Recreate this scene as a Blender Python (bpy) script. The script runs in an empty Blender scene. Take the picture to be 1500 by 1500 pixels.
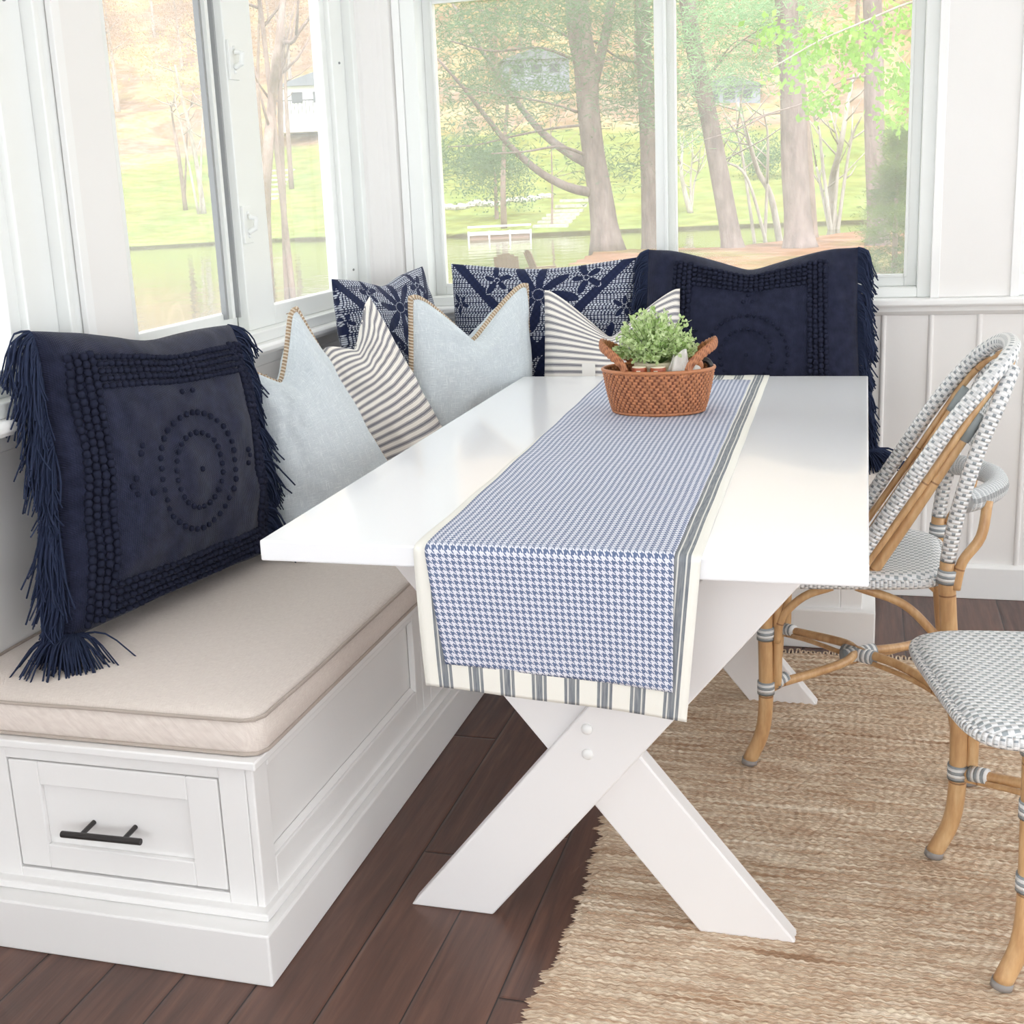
import bpy, math, random
import numpy as np
from mathutils import Vector, Matrix, noise
random.seed(7); RNG = np.random.default_rng(7)
scene = bpy.context.scene
COL = scene.collection
PI = math.pi
# ------------------------------------------------------------------ helpers
class MB:
    """collects shapes that become ONE mesh object"""
    def __init__(s): s.v=[]; s.f=[]; s.uv=[]; s.mi=[]; s.n=0
    def add(s, V, F, UV=None, mi=0):
        V=np.asarray(V,float).reshape(-1,3); s.v.append(V)
        s.uv.append(np.zeros((len(V),2)) if UV is None else np.asarray(UV,float))
        if isinstance(F,np.ndarray): F=(F+s.n).tolist()
        else: F=[[i+s.n for i in f] for f in F]
        s.f+=F; s.mi+=[mi]*len(F); s.n+=len(V); return s
    def box(s,x0,x1,y0,y1,z0,z1,mi=0):
        V=[(x,y,z) for x in(x0,x1) for y in(y0,y1) for z in(z0,z1)]
        F=[(0,1,3,2),(4,6,7,5),(0,4,5,1),(2,3,7,6),(0,2,6,4),(1,5,7,3)]
        return s.add(V,F,None,mi)
    def prism(s,poly,axis,a,b,mi=0):
        """polygon (2D, other two axes in xyz order) extruded along axis from a to b"""
        n=len(poly);V=[]
        for t in (a,b):
            for p in poly:
                q=list(p);q.insert('xyz'.index(axis),t);V.append(q)
        F=[list(range(n))[::-1],list(range(n,2*n))]+[[i,(i+1)%n,n+(i+1)%n,n+i] for i in range(n)]
        return s.add(V,F,None,mi)
    def tube(s,P,R,n=10,closed=False,mi=0,flat=1.0,caps=True):
        P=np.asarray(P,float); m=len(P)
        R=np.full(m,R) if np.isscalar(R) else np.asarray(R,float)
        T=np.gradient(P,axis=0)
        if closed: T=np.roll(P,-1,0)-np.roll(P,1,0)
        T/=np.linalg.norm(T,axis=1)[:,None]+1e-12
        a=np.array([0,0,1.]) if abs(T[0][2])<.9 else np.array([1.,0,0])
        N=np.cross(T[0],a);N/=np.linalg.norm(N);Ns=[N]
        for i in range(1,m):
            N=Ns[-1]-T[i]*np.dot(Ns[-1],T[i]);N/=np.linalg.norm(N)+1e-12;Ns.append(N)
        Ns=np.array(Ns);B=np.cross(T,Ns)
        th=np.linspace(0,2*PI,n+1)[:n + (0)]
        V=(P[:,None,:]+R[:,None,None]*(np.cos(th)[None,:,None]*Ns[:,None,:]+flat*np.sin(th)[None,:,None]*B[:,None,:])).reshape(-1,3)
        L=np.concatenate([[0],np.cumsum(np.linalg.norm(np.diff(P,axis=0),axis=1))])
        UV=np.stack([np.tile(th/(2*PI),m),np.repeat(L,n)],1)
        F=[]
        mm=m if closed else m-1
        for i in range(mm):
            i2=(i+1)%m
            for j in range(n):
                F.append((i*n+j,i*n+(j+1)%n,i2*n+(j+1)%n,i2*n+j))
        if caps and not closed: F+= [list(range(n))[::-1],[ (m-1)*n+j for j in range(n)]]
        return s.add(V,F,UV,mi)
    def grid(s,P,UV=None,mi=0,wrapu=False):
        P=np.asarray(P,float);nu,nv=P.shape[:2]
        I=np.arange(nu*nv).reshape(nu,nv)
        if wrapu: I=np.concatenate([I,I[:1]],0)
        F=np.stack([I[:-1,:-1],I[1:,:-1],I[1:,1:],I[:-1,1:]],-1).reshape(-1,4)
        return s.add(P.reshape(-1,3),F,None if UV is None else np.asarray(UV).reshape(-1,2),mi)
    def ball(s,c,r,sc=(1,1,1),nu=8,nv=5,mi=0):
        c=np.asarray(c,float)
        th=np.linspace(0,2*PI,nu+1)[:-1];ph=np.linspace(0,PI,nv+1)[1:-1]
        V=[c+np.array([0,0,r*sc[2]])]+[c+r*np.array([math.sin(p)*math.cos(t)*sc[0],math.sin(p)*math.sin(t)*sc[1],math.cos(p)*sc[2]]) for p in ph for t in th]+[c-np.array([0,0,r*sc[2]])]
        F=[(0,1+j,1+(j+1)%nu) for j in range(nu)];k=len(ph)
        for i in range(k-1):
            for j in range(nu): F.append((1+i*nu+j,1+(i+1)*nu+j,1+(i+1)*nu+(j+1)%nu,1+i*nu+(j+1)%nu))
        F+=[(1+k*nu,1+(k-1)*nu+(j+1)%nu,1+(k-1)*nu+j) for j in range(nu)]
        return s.add(V,F,None,mi)
    def build(s,name,mats,parent=None,smooth=False,bev=0,col=None,seg=2):
        me=bpy.data.meshes.new(name)
        V=np.concatenate(s.v);UV=np.concatenate(s.uv)
        me.from_pydata(V.tolist(),[],s.f)
        if not isinstance(mats,(list,tuple)): mats=[mats]
        for m in mats: me.materials.append(m)
        if len(mats)>1: me.polygons.foreach_set('material_index',s.mi)
        ul=me.uv_layers.new(name='UVMap')
        li=np.zeros(len(me.loops),int);me.loops.foreach_get('vertex_index',li)
        ul.data.foreach_set('uv',UV[li].ravel())
        if col is not None:
            a=me.color_attributes.new('Col','FLOAT_COLOR','POINT')
            a.data.foreach_set('color',np.concatenate([col,np.ones((len(col),1))],1).ravel())
        if smooth: me.polygons.foreach_set('use_smooth',[True]*len(me.polygons))
        me.update()
        o=bpy.data.objects.new(name,me);COL.objects.link(o)
        if parent: o.parent=parent
        if bev:
            b=o.modifiers.new('bevel','BEVEL');b.width=bev;b.segments=seg;b.limit_method='ANGLE';b.angle_limit=.6
            b.harden_normals=False
        return o
def empty(name,loc=(0,0,0),rz=0):
    o=bpy.data.objects.new(name,None);COL.objects.link(o);o.location=loc;o.rotation_euler=(0,0,rz);o.empty_display_size=.1;return o
def tag(o,label=None,cat=None,group=None,kind=None):
    if label:o['label']=label
    if cat:o['category']=cat
    if group:o['group']=group
    if kind:o['kind']=kind
    return o
def copy_tree(o,parent=None):
    c=o.copy();COL.objects.link(c)
    if parent: c.parent=parent
    for ch in list(o.children): copy_tree(ch,c)
    return c
def bez(pts,n=24):
    """Catmull-Rom through points"""
    P=np.asarray(pts,float);P=np.vstack([2*P[0]-P[1],P,2*P[-1]-P[-2]]);out=[]
    k=len(P)-3
    for i in range(k):
        for t in np.linspace(0,1,n//k+1)[:-1]:
            a,b,c,d=P[i:i+4]
            out.append(.5*((2*b)+(-a+c)*t+(2*a-5*b+4*c-d)*t*t+(-a+3*b-3*c+d)*t**3))
    out.append(P[-2]);return np.array(out)
# ------------------------------------------------------------------ materials
def srgb(r,g,b):
    f=lambda c:((c/255+.055)/1.055)**2.4 if c>10 else c/255/12.92
    return (f(r),f(g),f(b),1)
class N:
    def __init__(s,name):
        s.m=bpy.data.materials.new(name);s.m.use_nodes=True;s.t=s.m.node_tree;s.t.nodes.clear()
        s.out=s('ShaderNodeOutputMaterial')
    def __call__(s,typ,**k):
        n=s.t.nodes.new(typ)
        for a,b in k.items(): setattr(n,a,b)
        return n
    def L(s,a,b): s.t.links.new(a,b)
    def val(s,x):
        return x
    def setin(s,sock,x):
        if isinstance(x,(int,float,tuple,list)): sock.default_value=x
        else: s.L(x,sock)
    def math(s,op,a,b=0,c=0,clamp=False):
        n=s('ShaderNodeMath',operation=op,use_clamp=clamp)
        for i,x in enumerate((a,b,c)): s.setin(n.inputs[i],x)
        return n.outputs[0]
    def mix(s,f,a,b,mode='MIX'):
        n=s('ShaderNodeMix',data_type='RGBA',blend_type=mode);s.setin(n.inputs[0],f);s.setin(n.inputs[6],a);s.setin(n.inputs[7],b);return n.outputs[2]
    def noise(s,vec,scale,detail=3,rough=.55,sc=None,dist=0):
        if sc:
            mp=s('ShaderNodeMapping');mp.inputs['Scale'].default_value=sc;s.L(vec,mp.inputs[0]);vec=mp.outputs[0]
        n=s('ShaderNodeTexNoise');n.inputs['Scale'].default_value=scale;n.inputs['Detail'].default_value=detail;n.inputs['Roughness'].default_value=rough
        n.inputs['Distortion'].default_value=dist
        s.L(vec,n.inputs['Vector']);return n.outputs[0]
    def ramp(s,f,stops,interp='LINEAR'):
        n=s('ShaderNodeValToRGB');n.color_ramp.interpolation=interp;e=n.color_ramp.elements
        while len(e)<len(stops): e.new(.5)
        for i,(p,c) in enumerate(stops): e[i].position=p;e[i].color=c if len(c)==4 else (*c,1)
        s.setin(n.inputs[0],f);return n.outputs[0]
    def uv(s):
        return s('ShaderNodeUVMap',uv_map='UVMap').outputs[0]
    def obj(s): return s('ShaderNodeTexCoord').outputs['Object']
    def xyz(s,v):
        n=s('ShaderNodeSeparateXYZ');s.L(v,n.inputs[0]);return n.outputs
    def comb(s,x,y,z=0):
        n=s('ShaderNodeCombineXYZ')
        for i,a in enumerate((x,y,z)): s.setin(n.inputs[i],a)
        return n.outputs[0]
    def bump(s,h,dist=.001,strength=1,normal=None):
        n=s('ShaderNodeBump');n.inputs['Distance'].default_value=dist;n.inputs['Strength'].default_value=strength;s.L(h,n.inputs['Height'])
        if normal: s.L(normal,n.inputs['Normal'])
        return n.outputs[0]
    def bsdf(s,color,rough=.6,nrm=None,spec=.5,metal=0,coat=0,sheen=0,trans=0,sub=0):
        b=s('ShaderNodeBsdfPrincipled');s.setin(b.inputs['Base Color'],color);s.setin(b.inputs['Roughness'],rough)
        b.inputs['Specular IOR Level'].default_value=spec;b.inputs['Metallic'].default_value=metal;b.inputs['Coat Weight'].default_value=coat
        b.inputs['Sheen Weight'].default_value=sheen
        if nrm is not None: s.L(nrm,b.inputs['Normal'])
        s.L(b.outputs[0],s.out.inputs[0]);s.b=b;return s.m
def paint(name,c,rough=.4,bump=.0004,spec=.5):
    n=N(name);o=n.obj();h=n.noise(o,90,2);v=n.noise(o,3,2)
    cc=n.mix(v,tuple(x*.97 for x in c[:3])+(1,),c)
    return n.bsdf(cc,rough,n.bump(h,bump,.4),spec)
M={}
M['wall']=paint('wall_paint',srgb(236,234,232),.5)
M['trim']=paint('trim_paint',srgb(240,240,239),.3)
M['bench']=paint('bench_paint',srgb(240,239,238),.32)
M['vinyl']=paint('vinyl_white',srgb(236,238,236),.3,.0001)
M['gasket']=paint('gasket_grey',srgb(150,152,154),.45,.0001)
M['ceiling']=paint('ceiling_paint',srgb(245,245,245),.7)
def table_mat():
    n=N('gloss_white_lacquer');o=n.obj();h=n.noise(o,6,3,.5,(1,.15,1));g=n.noise(o,40,4,.6,(1,.05,1))
    hh=n.math('ADD',h,n.math('MULTIPLY',g,.12))
    return n.bsdf(srgb(243,244,247),.16,n.bump(hh,.0012,.25),.5,coat=.3)
M['table']=table_mat()
M['tleg']=paint('satin_white_leg',srgb(238,236,236),.35)
def floor_mat():
    n=N('dark_plank_floor');o=n.obj();x,y,z=n.xyz(o)
    W=.14
    u=n.math('DIVIDE',n.math('ADD',x,.58+W*40),W);iu=n.math('FLOOR',u);fu=n.math('FRACT',u)
    wn=n('ShaderNodeTexWhiteNoise',noise_dimensions='1D');n.L(iu,wn.inputs['W'])
    r1=wn.outputs[0]
    v=n.math('ADD',n.math('DIVIDE',y,1.5),n.math('MULTIPLY',r1,7.31));iv=n.math('FLOOR',v);fv=n.math('FRACT',v)
    w2=n('ShaderNodeTexWhiteNoise',noise_dimensions='2D');n.L(n.comb(iu,iv),w2.inputs['Vector']);r2=w2.outputs[0]
    shift=n.comb(n.math('MULTIPLY',r2,13),n.math('MULTIPLY',r1,9),r2)
    va=n('ShaderNodeVectorMath',operation='ADD');n.L(o,va.inputs[0]);n.L(shift,va.inputs[1]);p=va.outputs[0]
    g1=n.noise(p,9,5,.6,(5,.35,1),.6);g2=n.noise(p,60,4,.6,(2.2,.12,1));g3=n.noise(p,2.4,2,.5,(1,1,1))
    c=n.ramp(g1,[(.28,srgb(58,38,34)),(.5,srgb(92,62,52)),(.72,srgb(122,86,70))])
    c=n.mix(n.math('MULTIPLY',g2,.55),c,srgb(58,42,40))
    c=n.mix(n.math('MULTIPLY',r2,.35),c,srgb(120,88,76))
    gx=n.math('MINIMUM',fu,n.math('SUBTRACT',1,fu));gx=n.math('MULTIPLY',gx,W)
    gy=n.math('MULTIPLY',n.math('MINIMUM',fv,n.math('SUBTRACT',1,fv)),1.5)
    gd=n.math('MINIMUM',gx,gy)
    gap=n.math('LESS_THAN',gd,.0014)
    c=n.mix(gap,c,srgb(26,18,17))
    hh=n.math('MULTIPLY',n.math('SMOOTH_MIN',gd,.006,.003),.5)
    hs=n.math('ADD',n.math('MULTIPLY',n.noise(p,7,3,.5,(4,.6,1)),.0016),n.math('MULTIPLY',g2,.0006))
    h=n.math('ADD',hh,hs)
    ro=n.math('ADD',.27,n.math('MULTIPLY',g2,.2))
    return n.bsdf(c,ro,n.bump(h,1,.8),.5)
M['floor']=floor_mat()
def fabric(name,c1,c2,weave=900,rough=.85,slub=None,sheen=.15,bd=.0006,c3=None):
    n=N(name);u=n.uv();x,y,z=n.xyz(u)
    a=n.math('SINE',n.math('MULTIPLY',x,weave*6.28/2));b=n.math('SINE',n.math('MULTIPLY',y,weave*6.28/2))
    wv=n.math('MULTIPLY',a,b)
    s1=n.noise(u,60,3,.6,(1,12,1));s2=n.noise(u,60,3,.6,(12,1,1));big=n.noise(u,6,3)
    f=n.math('MULTIPLY',n.math('ADD',s1,s2),.5)
    c=n.ramp(f,[(.38,c1),(.62,c2)])
    if c3:
        q=n.math('MAXIMUM',n.noise(u,26,4,.7,(1,22,1)),n.noise(u,26,4,.7,(22,1,1)))
        c=n.mix(n.ramp(q,[(.56,(0,0,0)),(.66,(1,1,1))]),c,c3)
    h=n.math('ADD',n.math('MULTIPLY',wv,.25),n.math('ADD',f,n.math('MULTIPLY',big,1.5)))
    return n.bsdf(c,rough,n.bump(h,bd,.8),.25,sheen=sheen)
M['seat_linen']=fabric('beige_linen',srgb(216,204,196),srgb(234,224,216),700)
M['piping']=fabric('piping_linen',srgb(188,174,163),srgb(206,193,183),700)
M['blue_linen']=fabric('pale_blue_linen',srgb(190,199,205),srgb(210,217,222),600,c3=srgb(232,238,240))
M['blue_back']=fabric('pale_blue_back',srgb(200,208,216),srgb(216,223,232),600)
def navy_mat():
    n=N('navy_twill');u=n.uv();x,y,z=n.xyz(u)
    d=n.math('SINE',n.math('MULTIPLY',n.math('ADD',n.math('MULTIPLY',x,1.0),n.math('MULTIPLY',y,1.3)),1100))
    e=n.math('SINE',n.math('MULTIPLY',x,1500))
    nz=n.noise(u,40,3);c=n.ramp(nz,[(.3,srgb(28,31,50)),(.7,srgb(42,46,68))])
    h=n.math('ADD',n.math('MULTIPLY',n.math('ADD',d,e),.35),nz)
    return n.bsdf(c,.9,n.bump(h,.0012,.8),.15,sheen=.12)
M['navy']=navy_mat()
M['navy_yarn']=paint('navy_yarn',srgb(36,39,56),.95,.001,.1)
M['navy_fringe']=paint('navy_fringe_yarn',srgb(44,52,76),.9,.001,.15)
def jute_trim():
    n=N('jute_braid');u=n.uv();x,y,z=n.xyz(u)
    w=n.math('SINE',n.math('ADD',n.math('MULTIPLY',y,700),n.math('MULTIPLY',x,6.28)))
    c=n.ramp(n.math('MULTIPLY_ADD',w,.5,.5),[(.1,srgb(178,152,124)),(.6,srgb(208,186,160)),(1,srgb(232,220,204))])
    return n.bsdf(c,.85,n.bump(w,.002,.9),.2)
M['jute']=jute_trim()
def ticking():
    n=N('ticking_stripe');u=n.uv();x,y,z=n.xyz(u)
    f=n.math('FRACT',n.math('MULTIPLY',n.math('ADD',x,n.math('MULTIPLY',n.noise(u,5,2),.004)),46))
    band=n.math('LESS_THAN',n.math('ABSOLUTE',n.math('SUBTRACT',f,.5)),.14)
    l1=n.math('LESS_THAN',n.math('ABSOLUTE',n.math('SUBTRACT',n.math('ABSOLUTE',n.math('SUBTRACT',f,.5)),.215)),.03)
    m=n.math('MAXIMUM',n.math('MULTIPLY',band,.85),l1)
    c=n.mix(m,srgb(240,235,228),srgb(96,96,112))
    h=n.noise(u,300,2)
    return n.bsdf(c,.85,n.bump(h,.0005,.6),.2,sheen=.1)
M['ticking']=ticking()
def vcol(name,rough=.9,bump=.001,scale=400,spec=.2,sheen=0):
    n=N(name);a=n('ShaderNodeVertexColor',layer_name='Col').outputs[0];h=n.noise(n.obj(),scale,2)
    return n.bsdf(a,rough,n.bump(h,bump,.6),spec,sheen=sheen)
M['floral']=vcol('navy_floral_stitched',.9,.001,500,.2,.1)
def houndstooth():
    n=N('blue_houndstooth');u=n.uv();x,y,z=n.xyz(u);S=90.
    U=n.math('MULTIPLY',x,S);V=n.math('MULTIPLY',y,S)
    a=n.math('LESS_THAN',n.math('FRACT',U),.5);b=n.math('LESS_THAN',n.math('FRACT',V),.5)
    tw=n.math('LESS_THAN',n.math('FRACT',n.math('MULTIPLY',n.math('ADD',U,V),2)),.5)
    m=n.math('ADD',n.math('MULTIPLY',tw,a),n.math('MULTIPLY',n.math('SUBTRACT',1,tw),b))
    c=n.mix(m,srgb(226,227,236),srgb(104,118,150))
    h=n.noise(u,500,2)
    return n.bsdf(c,.85,n.bump(h,.0008,.7),.2)
M['hound']=houndstooth()
def runner_mat():
    # u across (metres from left edge), v along
    n=N('cream_runner_linen');u=n.uv();x,y,z=n.xyz(u)
    # pattern coordinate: wide grouped stripes repeating across, u in 0..0.47
    f=n.math('FRACT',n.math('DIVIDE',n.math('SUBTRACT',x,.039-.0135),.0575))
    f=n.math('MULTIPLY',f,.0575)
    d=n.math('ABSOLUTE',n.math('SUBTRACT',f,.0135))
    band=n.math('LESS_THAN',d,.0132)
    fine=n.math('LESS_THAN',n.math('ABSOLUTE',n.math('SUBTRACT',d,.0068)),.0013)
    inr=n.math('MULTIPLY',n.math('GREATER_THAN',x,.02),n.math('LESS_THAN',x,.458))
    m=n.math('MULTIPLY',n.math('MULTIPLY',band,n.math('SUBTRACT',1,n.math('MULTIPLY',fine,.75))),inr)
    m=n.math('MULTIPLY',m,n.math('ADD',.55,n.math('MULTIPLY',n.noise(u,120,3,.6,(3,.2,1)),.6)))
    c=n.mix(m,srgb(238,236,228),srgb(98,106,118))
    return n.bsdf(c,.85,n.bump(n.noise(u,500,2),.0006,.6),.2)
M['runner']=runner_mat()
def bamboo():
    n=N('rattan_pole');u=n.uv();o=n.obj();x,y,z=n.xyz(u)
    g=n.noise(o,14,4,.6,(3,3,.6));k=n.noise(o,120,3,.6,(2,2,.15))
    c=n.ramp(g,[(.3,srgb(184,140,96)),(.55,srgb(212,172,124)),(.75,srgb(228,196,150))])
    c=n.mix(n.math('MULTIPLY',k,.22),c,srgb(160,112,74))
    ring=n.math('LESS_THAN',n.math('ABSOLUTE',n.math('SUBTRACT',n.math('FRACT',n.math('DIVIDE',n.math('ADD',y,.07),.23)),.5)),.008)
    c=n.mix(n.math('MULTIPLY',ring,.7),c,srgb(120,74,44))
    return n.bsdf(c,.38,n.bump(n.math('SUBTRACT',k,n.math('MULTIPLY',ring,2)),.0008,.6),.5,coat=.15)
M['bamboo']=bamboo()
def weave_seat():
    n=N('woven_white_grey');u=n.uv();x,y,z=n.xyz(u)
    U=n.math('MULTIPLY',x,88);V=n.math('MULTIPLY',y,88)
    iv=n.math('FLOOR',V);off=n.math('MULTIPLY',n.math('MODULO',n.math('ABSOLUTE',iv),2),.5)
    fu=n.math('FRACT',n.math('ADD',n.math('MULTIPLY',U,.62),off));fv=n.math('FRACT',V)
    grey=n.math('MULTIPLY',n.math('LESS_THAN',n.math('ABSOLUTE',n.math('SUBTRACT',fu,.5)),.24),n.math('LESS_THAN',n.math('ABSOLUTE',n.math('SUBTRACT',fv,.5)),.33))
    c=n.mix(grey,srgb(236,237,238),srgb(160,168,172))
    hu=n.math('ABSOLUTE',n.math('SINE',n.math('MULTIPLY',fu,PI)));hv=n.math('SINE',n.math('MULTIPLY',fv,PI))
    h=n.math('SUBTRACT',n.math('ADD',hv,n.math('MULTIPLY',hu,-.5)),n.math('MULTIPLY',grey,.3))
    return n.bsdf(c,.4,n.bump(h,.0025,.8),.5)
M['weave']=weave_seat()
def wrap_mat():
    n=N('wrapped_white_grey');u=n.uv();x,y,z=n.xyz(u)
    V=n.math('MULTIPLY',y,115);fv=n.math('FRACT',V);iv=n.math('FLOOR',V)
    par=n.math('MODULO',iv,2)
    fx=n.math('FRACT',n.math('ADD',n.math('MULTIPLY',x,4),n.math('MULTIPLY',par,.5)))
    grey=n.math('MULTIPLY',n.math('LESS_THAN',n.math('ABSOLUTE',n.math('SUBTRACT',fx,.5)),.15),n.math('LESS_THAN',n.math('ABSOLUTE',n.math('SUBTRACT',fv,.5)),.36))
    c=n.mix(grey,srgb(240,240,240),srgb(150,157,162))
    h=n.math('SUBTRACT',n.math('SINE',n.math('MULTIPLY',fv,PI)),n.math('MULTIPLY',grey,.4))
    return n.bsdf(c,.4,n.bump(h,.003,.9),.5)
M['wrap']=wrap_mat()
def binding():
    n=N('binding_grey_white');u=n.uv();x,y,z=n.xyz(u)
    f=n.math('FRACT',n.math('MULTIPLY',y,75))
    c=n.mix(n.math('LESS_THAN',f,.5),srgb(232,233,233),srgb(150,156,160))
    h=n.math('ABSOLUTE',n.math('SINE',n.math('MULTIPLY',y,75*PI*2)))
    return n.bsdf(c,.45,n.bump(h,.0015,.8),.4)
M['bind']=binding()
M['grey_wrap']=paint('grey_end_wrap',srgb(150,158,160),.5,.001)
M['rubber']=paint('grey_glide',srgb(150,145,142),.6,.0002)
M['black']=paint('dark_bronze',srgb(38,34,34),.35,.0001)
def rug_mat():
    n=N('jute_rug');o=n.obj()
    a=n.noise(o,6,5,.75,(.3,8,1),.5);b=n.noise(o,60,4,.75,(.5,1.6,1));c_=n.noise(o,16,4,.7,(.2,4,1))
    c=n.ramp(a,[(.34,srgb(156,124,98)),(.42,srgb(206,176,148)),(.47,srgb(240,226,202)),(.52,srgb(186,154,128)),(.56,srgb(226,204,178)),(.61,srgb(244,232,210)),(.68,srgb(196,162,134))])
    c=n.mix(n.ramp(b,[(.35,(0,0,0)),(.65,(1,1,1))]),n.mix(.55,c,srgb(160,128,104)),c)
    c=n.mix(n.ramp(c_,[(.55,(0,0,0)),(.68,(1,1,1))]),c,srgb(240,226,206))
    return n.bsdf(c,.9,n.bump(n.noise(o,260,3,.6,(.5,1.5,1)),.002,.8),.15)
M['rug']=rug_mat()
M['wicker']=vcol('brown_wicker',.5,.0006,300,.4)
M['wicker_rim']=paint('wicker_rim_cane',srgb(186,122,82),.45,.0006)
M['leaf']=None
def leafmat(name,c1,c2,rough=.6,scale=30):
    n=N(name);v=n.noise(n.obj(),scale,3);c=n.ramp(v,[(.35,c1),(.65,c2)])
    d=n('ShaderNodeBsdfDiffuse');n.L(c,d.inputs[0]);t=n('ShaderNodeBsdfTranslucent');n.L(c,t.inputs[0])
    m=n('ShaderNodeMixShader');m.inputs[0].default_value=.4;n.L(d.outputs[0],m.inputs[1]);n.L(t.outputs[0],m.inputs[2]);n.L(m.outputs[0],n.out.inputs[0]);return n.m
M['leaf']=leafmat('faux_boxwood_leaf',srgb(172,200,126),srgb(236,246,206),scale=60)
M['stem']=paint('stem_green',srgb(92,116,62),.6)
M['cloth']=fabric('white_napkin',srgb(228,224,218),srgb(242,240,236),500)
M['shaker']=paint('brown_stoneware',srgb(170,84,52),.35,.0002)
M['shaker_cream']=paint('cream_stoneware',srgb(232,220,196),.4,.0002)
M['bark']=None
def barkmat(name,c1,c2,c3):
    n=N(name);o=n.obj();v=n.noise(o,4,5,.7,(1,1,.35));w=n.noise(o,14,3,.6,(1,1,.3))
    c=n.ramp(v,[(.3,c1),(.5,c2),(.72,c3)]);return n.bsdf(c,.9,n.bump(w,.05,.8),.1)
M['bark']=barkmat('pine_bark',srgb(110,96,96),srgb(138,122,120),srgb(160,146,142))
M['bark_pale']=barkmat('pale_bark',srgb(150,138,130),srgb(176,166,158),srgb(196,188,180))
M['bark_brown']=barkmat('brown_bark',srgb(118,100,92),srgb(146,126,118),srgb(166,148,138))
M['needle']=leafmat('pine_needles',srgb(82,112,84),srgb(120,150,116),scale=1.2)
M['needle_mint']=leafmat('pine_needles_bright',srgb(116,160,114),srgb(168,204,156),scale=1.2)
M['spruce']=leafmat('spruce_needles',srgb(66,96,56),srgb(136,160,96),scale=1.5)
M['maple']=leafmat('spring_leaves',srgb(120,170,60),srgb(160,200,96),scale=1.5)
M['bud']=leafmat('budding_twigs',srgb(168,140,124),srgb(190,168,146),scale=.4)
M['bud_y']=leafmat('yellow_buds',srgb(176,160,104),srgb(196,176,134),scale=.4)
M['stone']=barkmat('field_stone',srgb(150,146,140),srgb(190,186,178),srgb(220,216,208))
M['adk']=paint('weathered_chair',srgb(118,92,78),.8,.001)
M['dock']=paint('white_dock',srgb(238,232,228),.6,.001)
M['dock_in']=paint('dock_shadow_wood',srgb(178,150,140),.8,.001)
M['house_white']=paint('house_siding',srgb(236,234,230),.8)
M['house_grey']=paint('house_grey_siding',srgb(140,146,160),.8)
M['roof']=paint('slate_roof',srgb(120,124,134),.8)
M['dark']=paint('dark_window',srgb(70,74,84),.3)
def terr():
    n=N('ground_cover');a=n('ShaderNodeVertexColor',layer_name='Col').outputs[0];o=n.obj()
    f=n.math('ADD',n.math('MULTIPLY',n.noise(o,.35,5,.7),.9),n.math('MULTIPLY',n.noise(o,2.5,3,.7,(1,1,1)),.5))
    c=n.mix(n.ramp(f,[(.5,(1,1,1)),(.9,(0,0,0))]),a,n.mix(1,a,srgb(236,214,170),'MULTIPLY'))
    c=n.mix(n.ramp(n.noise(o,.9,4,.75),[(.42,(.55,.55,.55)),(.58,(0,0,0))]),c,n.mix(1,c,srgb(170,166,140),'MULTIPLY'))
    return n.bsdf(c,.95,n.bump(f,.15,.6),.05)
M['terrain']=terr()
def glass():
    n=N('window_glass')
    t=n('ShaderNodeBsdfTransparent');g=n('ShaderNodeBsdfGlossy');g.inputs['Roughness'].default_value=.02
    fr=n('ShaderNodeFresnel');fr.inputs[0].default_value=1.35
    geo=n('ShaderNodeNewGeometry');ff=n.math('MULTIPLY',fr.outputs[0],n.math('SUBTRACT',1,geo.outputs['Backfacing']))
    m=n('ShaderNodeMixShader');n.L(ff,m.inputs[0]);n.L(t.outputs[0],m.inputs[1]);n.L(g.outputs[0],m.inputs[2])
    d=n('ShaderNodeBsdfTranslucent');d.inputs[0].default_value=(.95,.95,.93,1)
    veil=n.math('ADD',.10,n.math('MULTIPLY',n.noise(n.obj(),7,4,.7),.06))  # white mixed into the panes to paint a hazy veil over the view
    m2=n('ShaderNodeMixShader');n.L(veil,m2.inputs[0]);n.L(m.outputs[0],m2.inputs[1]);n.L(d.outputs[0],m2.inputs[2])
    n.L(m2.outputs[0],n.out.inputs[0]);return n.m
M['glass']=glass()
def water():
    n=N('pond_water');o=n.obj();h=n.math('ADD',n.noise(o,.8,3,.5,(1,1,1)),n.math('MULTIPLY',n.noise(o,3,3),.2))
    return n.bsdf(srgb(74,78,50),.06,n.bump(h,.04,.5),.5)
M['water']=water()
# ------------------------------------------------------------------ camera
CAM=np.array([-.0187,-1.8836,1.3386])
def rotm(y,p,r):
    cy,sy,cp,sp,cr,sr=math.cos(y),math.sin(y),math.cos(p),math.sin(p),math.cos(r),math.sin(r)
    right=np.array([cy,sy,0]);fwd=np.array([-sy*cp,cy*cp,-sp]);up=np.cross(right,fwd)
    return cr*right+sr*up,-sr*right+cr*up,fwd
cr_,cu_,cf_=rotm(.3004,.2390,-.0477)
cd=bpy.data.cameras.new('camera');cam=bpy.data.objects.new('camera',cd);COL.objects.link(cam)
cam.matrix_world=Matrix([[cr_[i],cu_[i],-cf_[i],CAM[i]] for i in range(3)]+[[0,0,0,1]])
cd.sensor_width=36;cd.lens=1852.23/1500*36;cd.shift_x=(750-700.997)/1500;cd.shift_y=(718.139-750)/1500
cd.clip_start=.05;cd.clip_end=2000
scene.camera=cam
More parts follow.
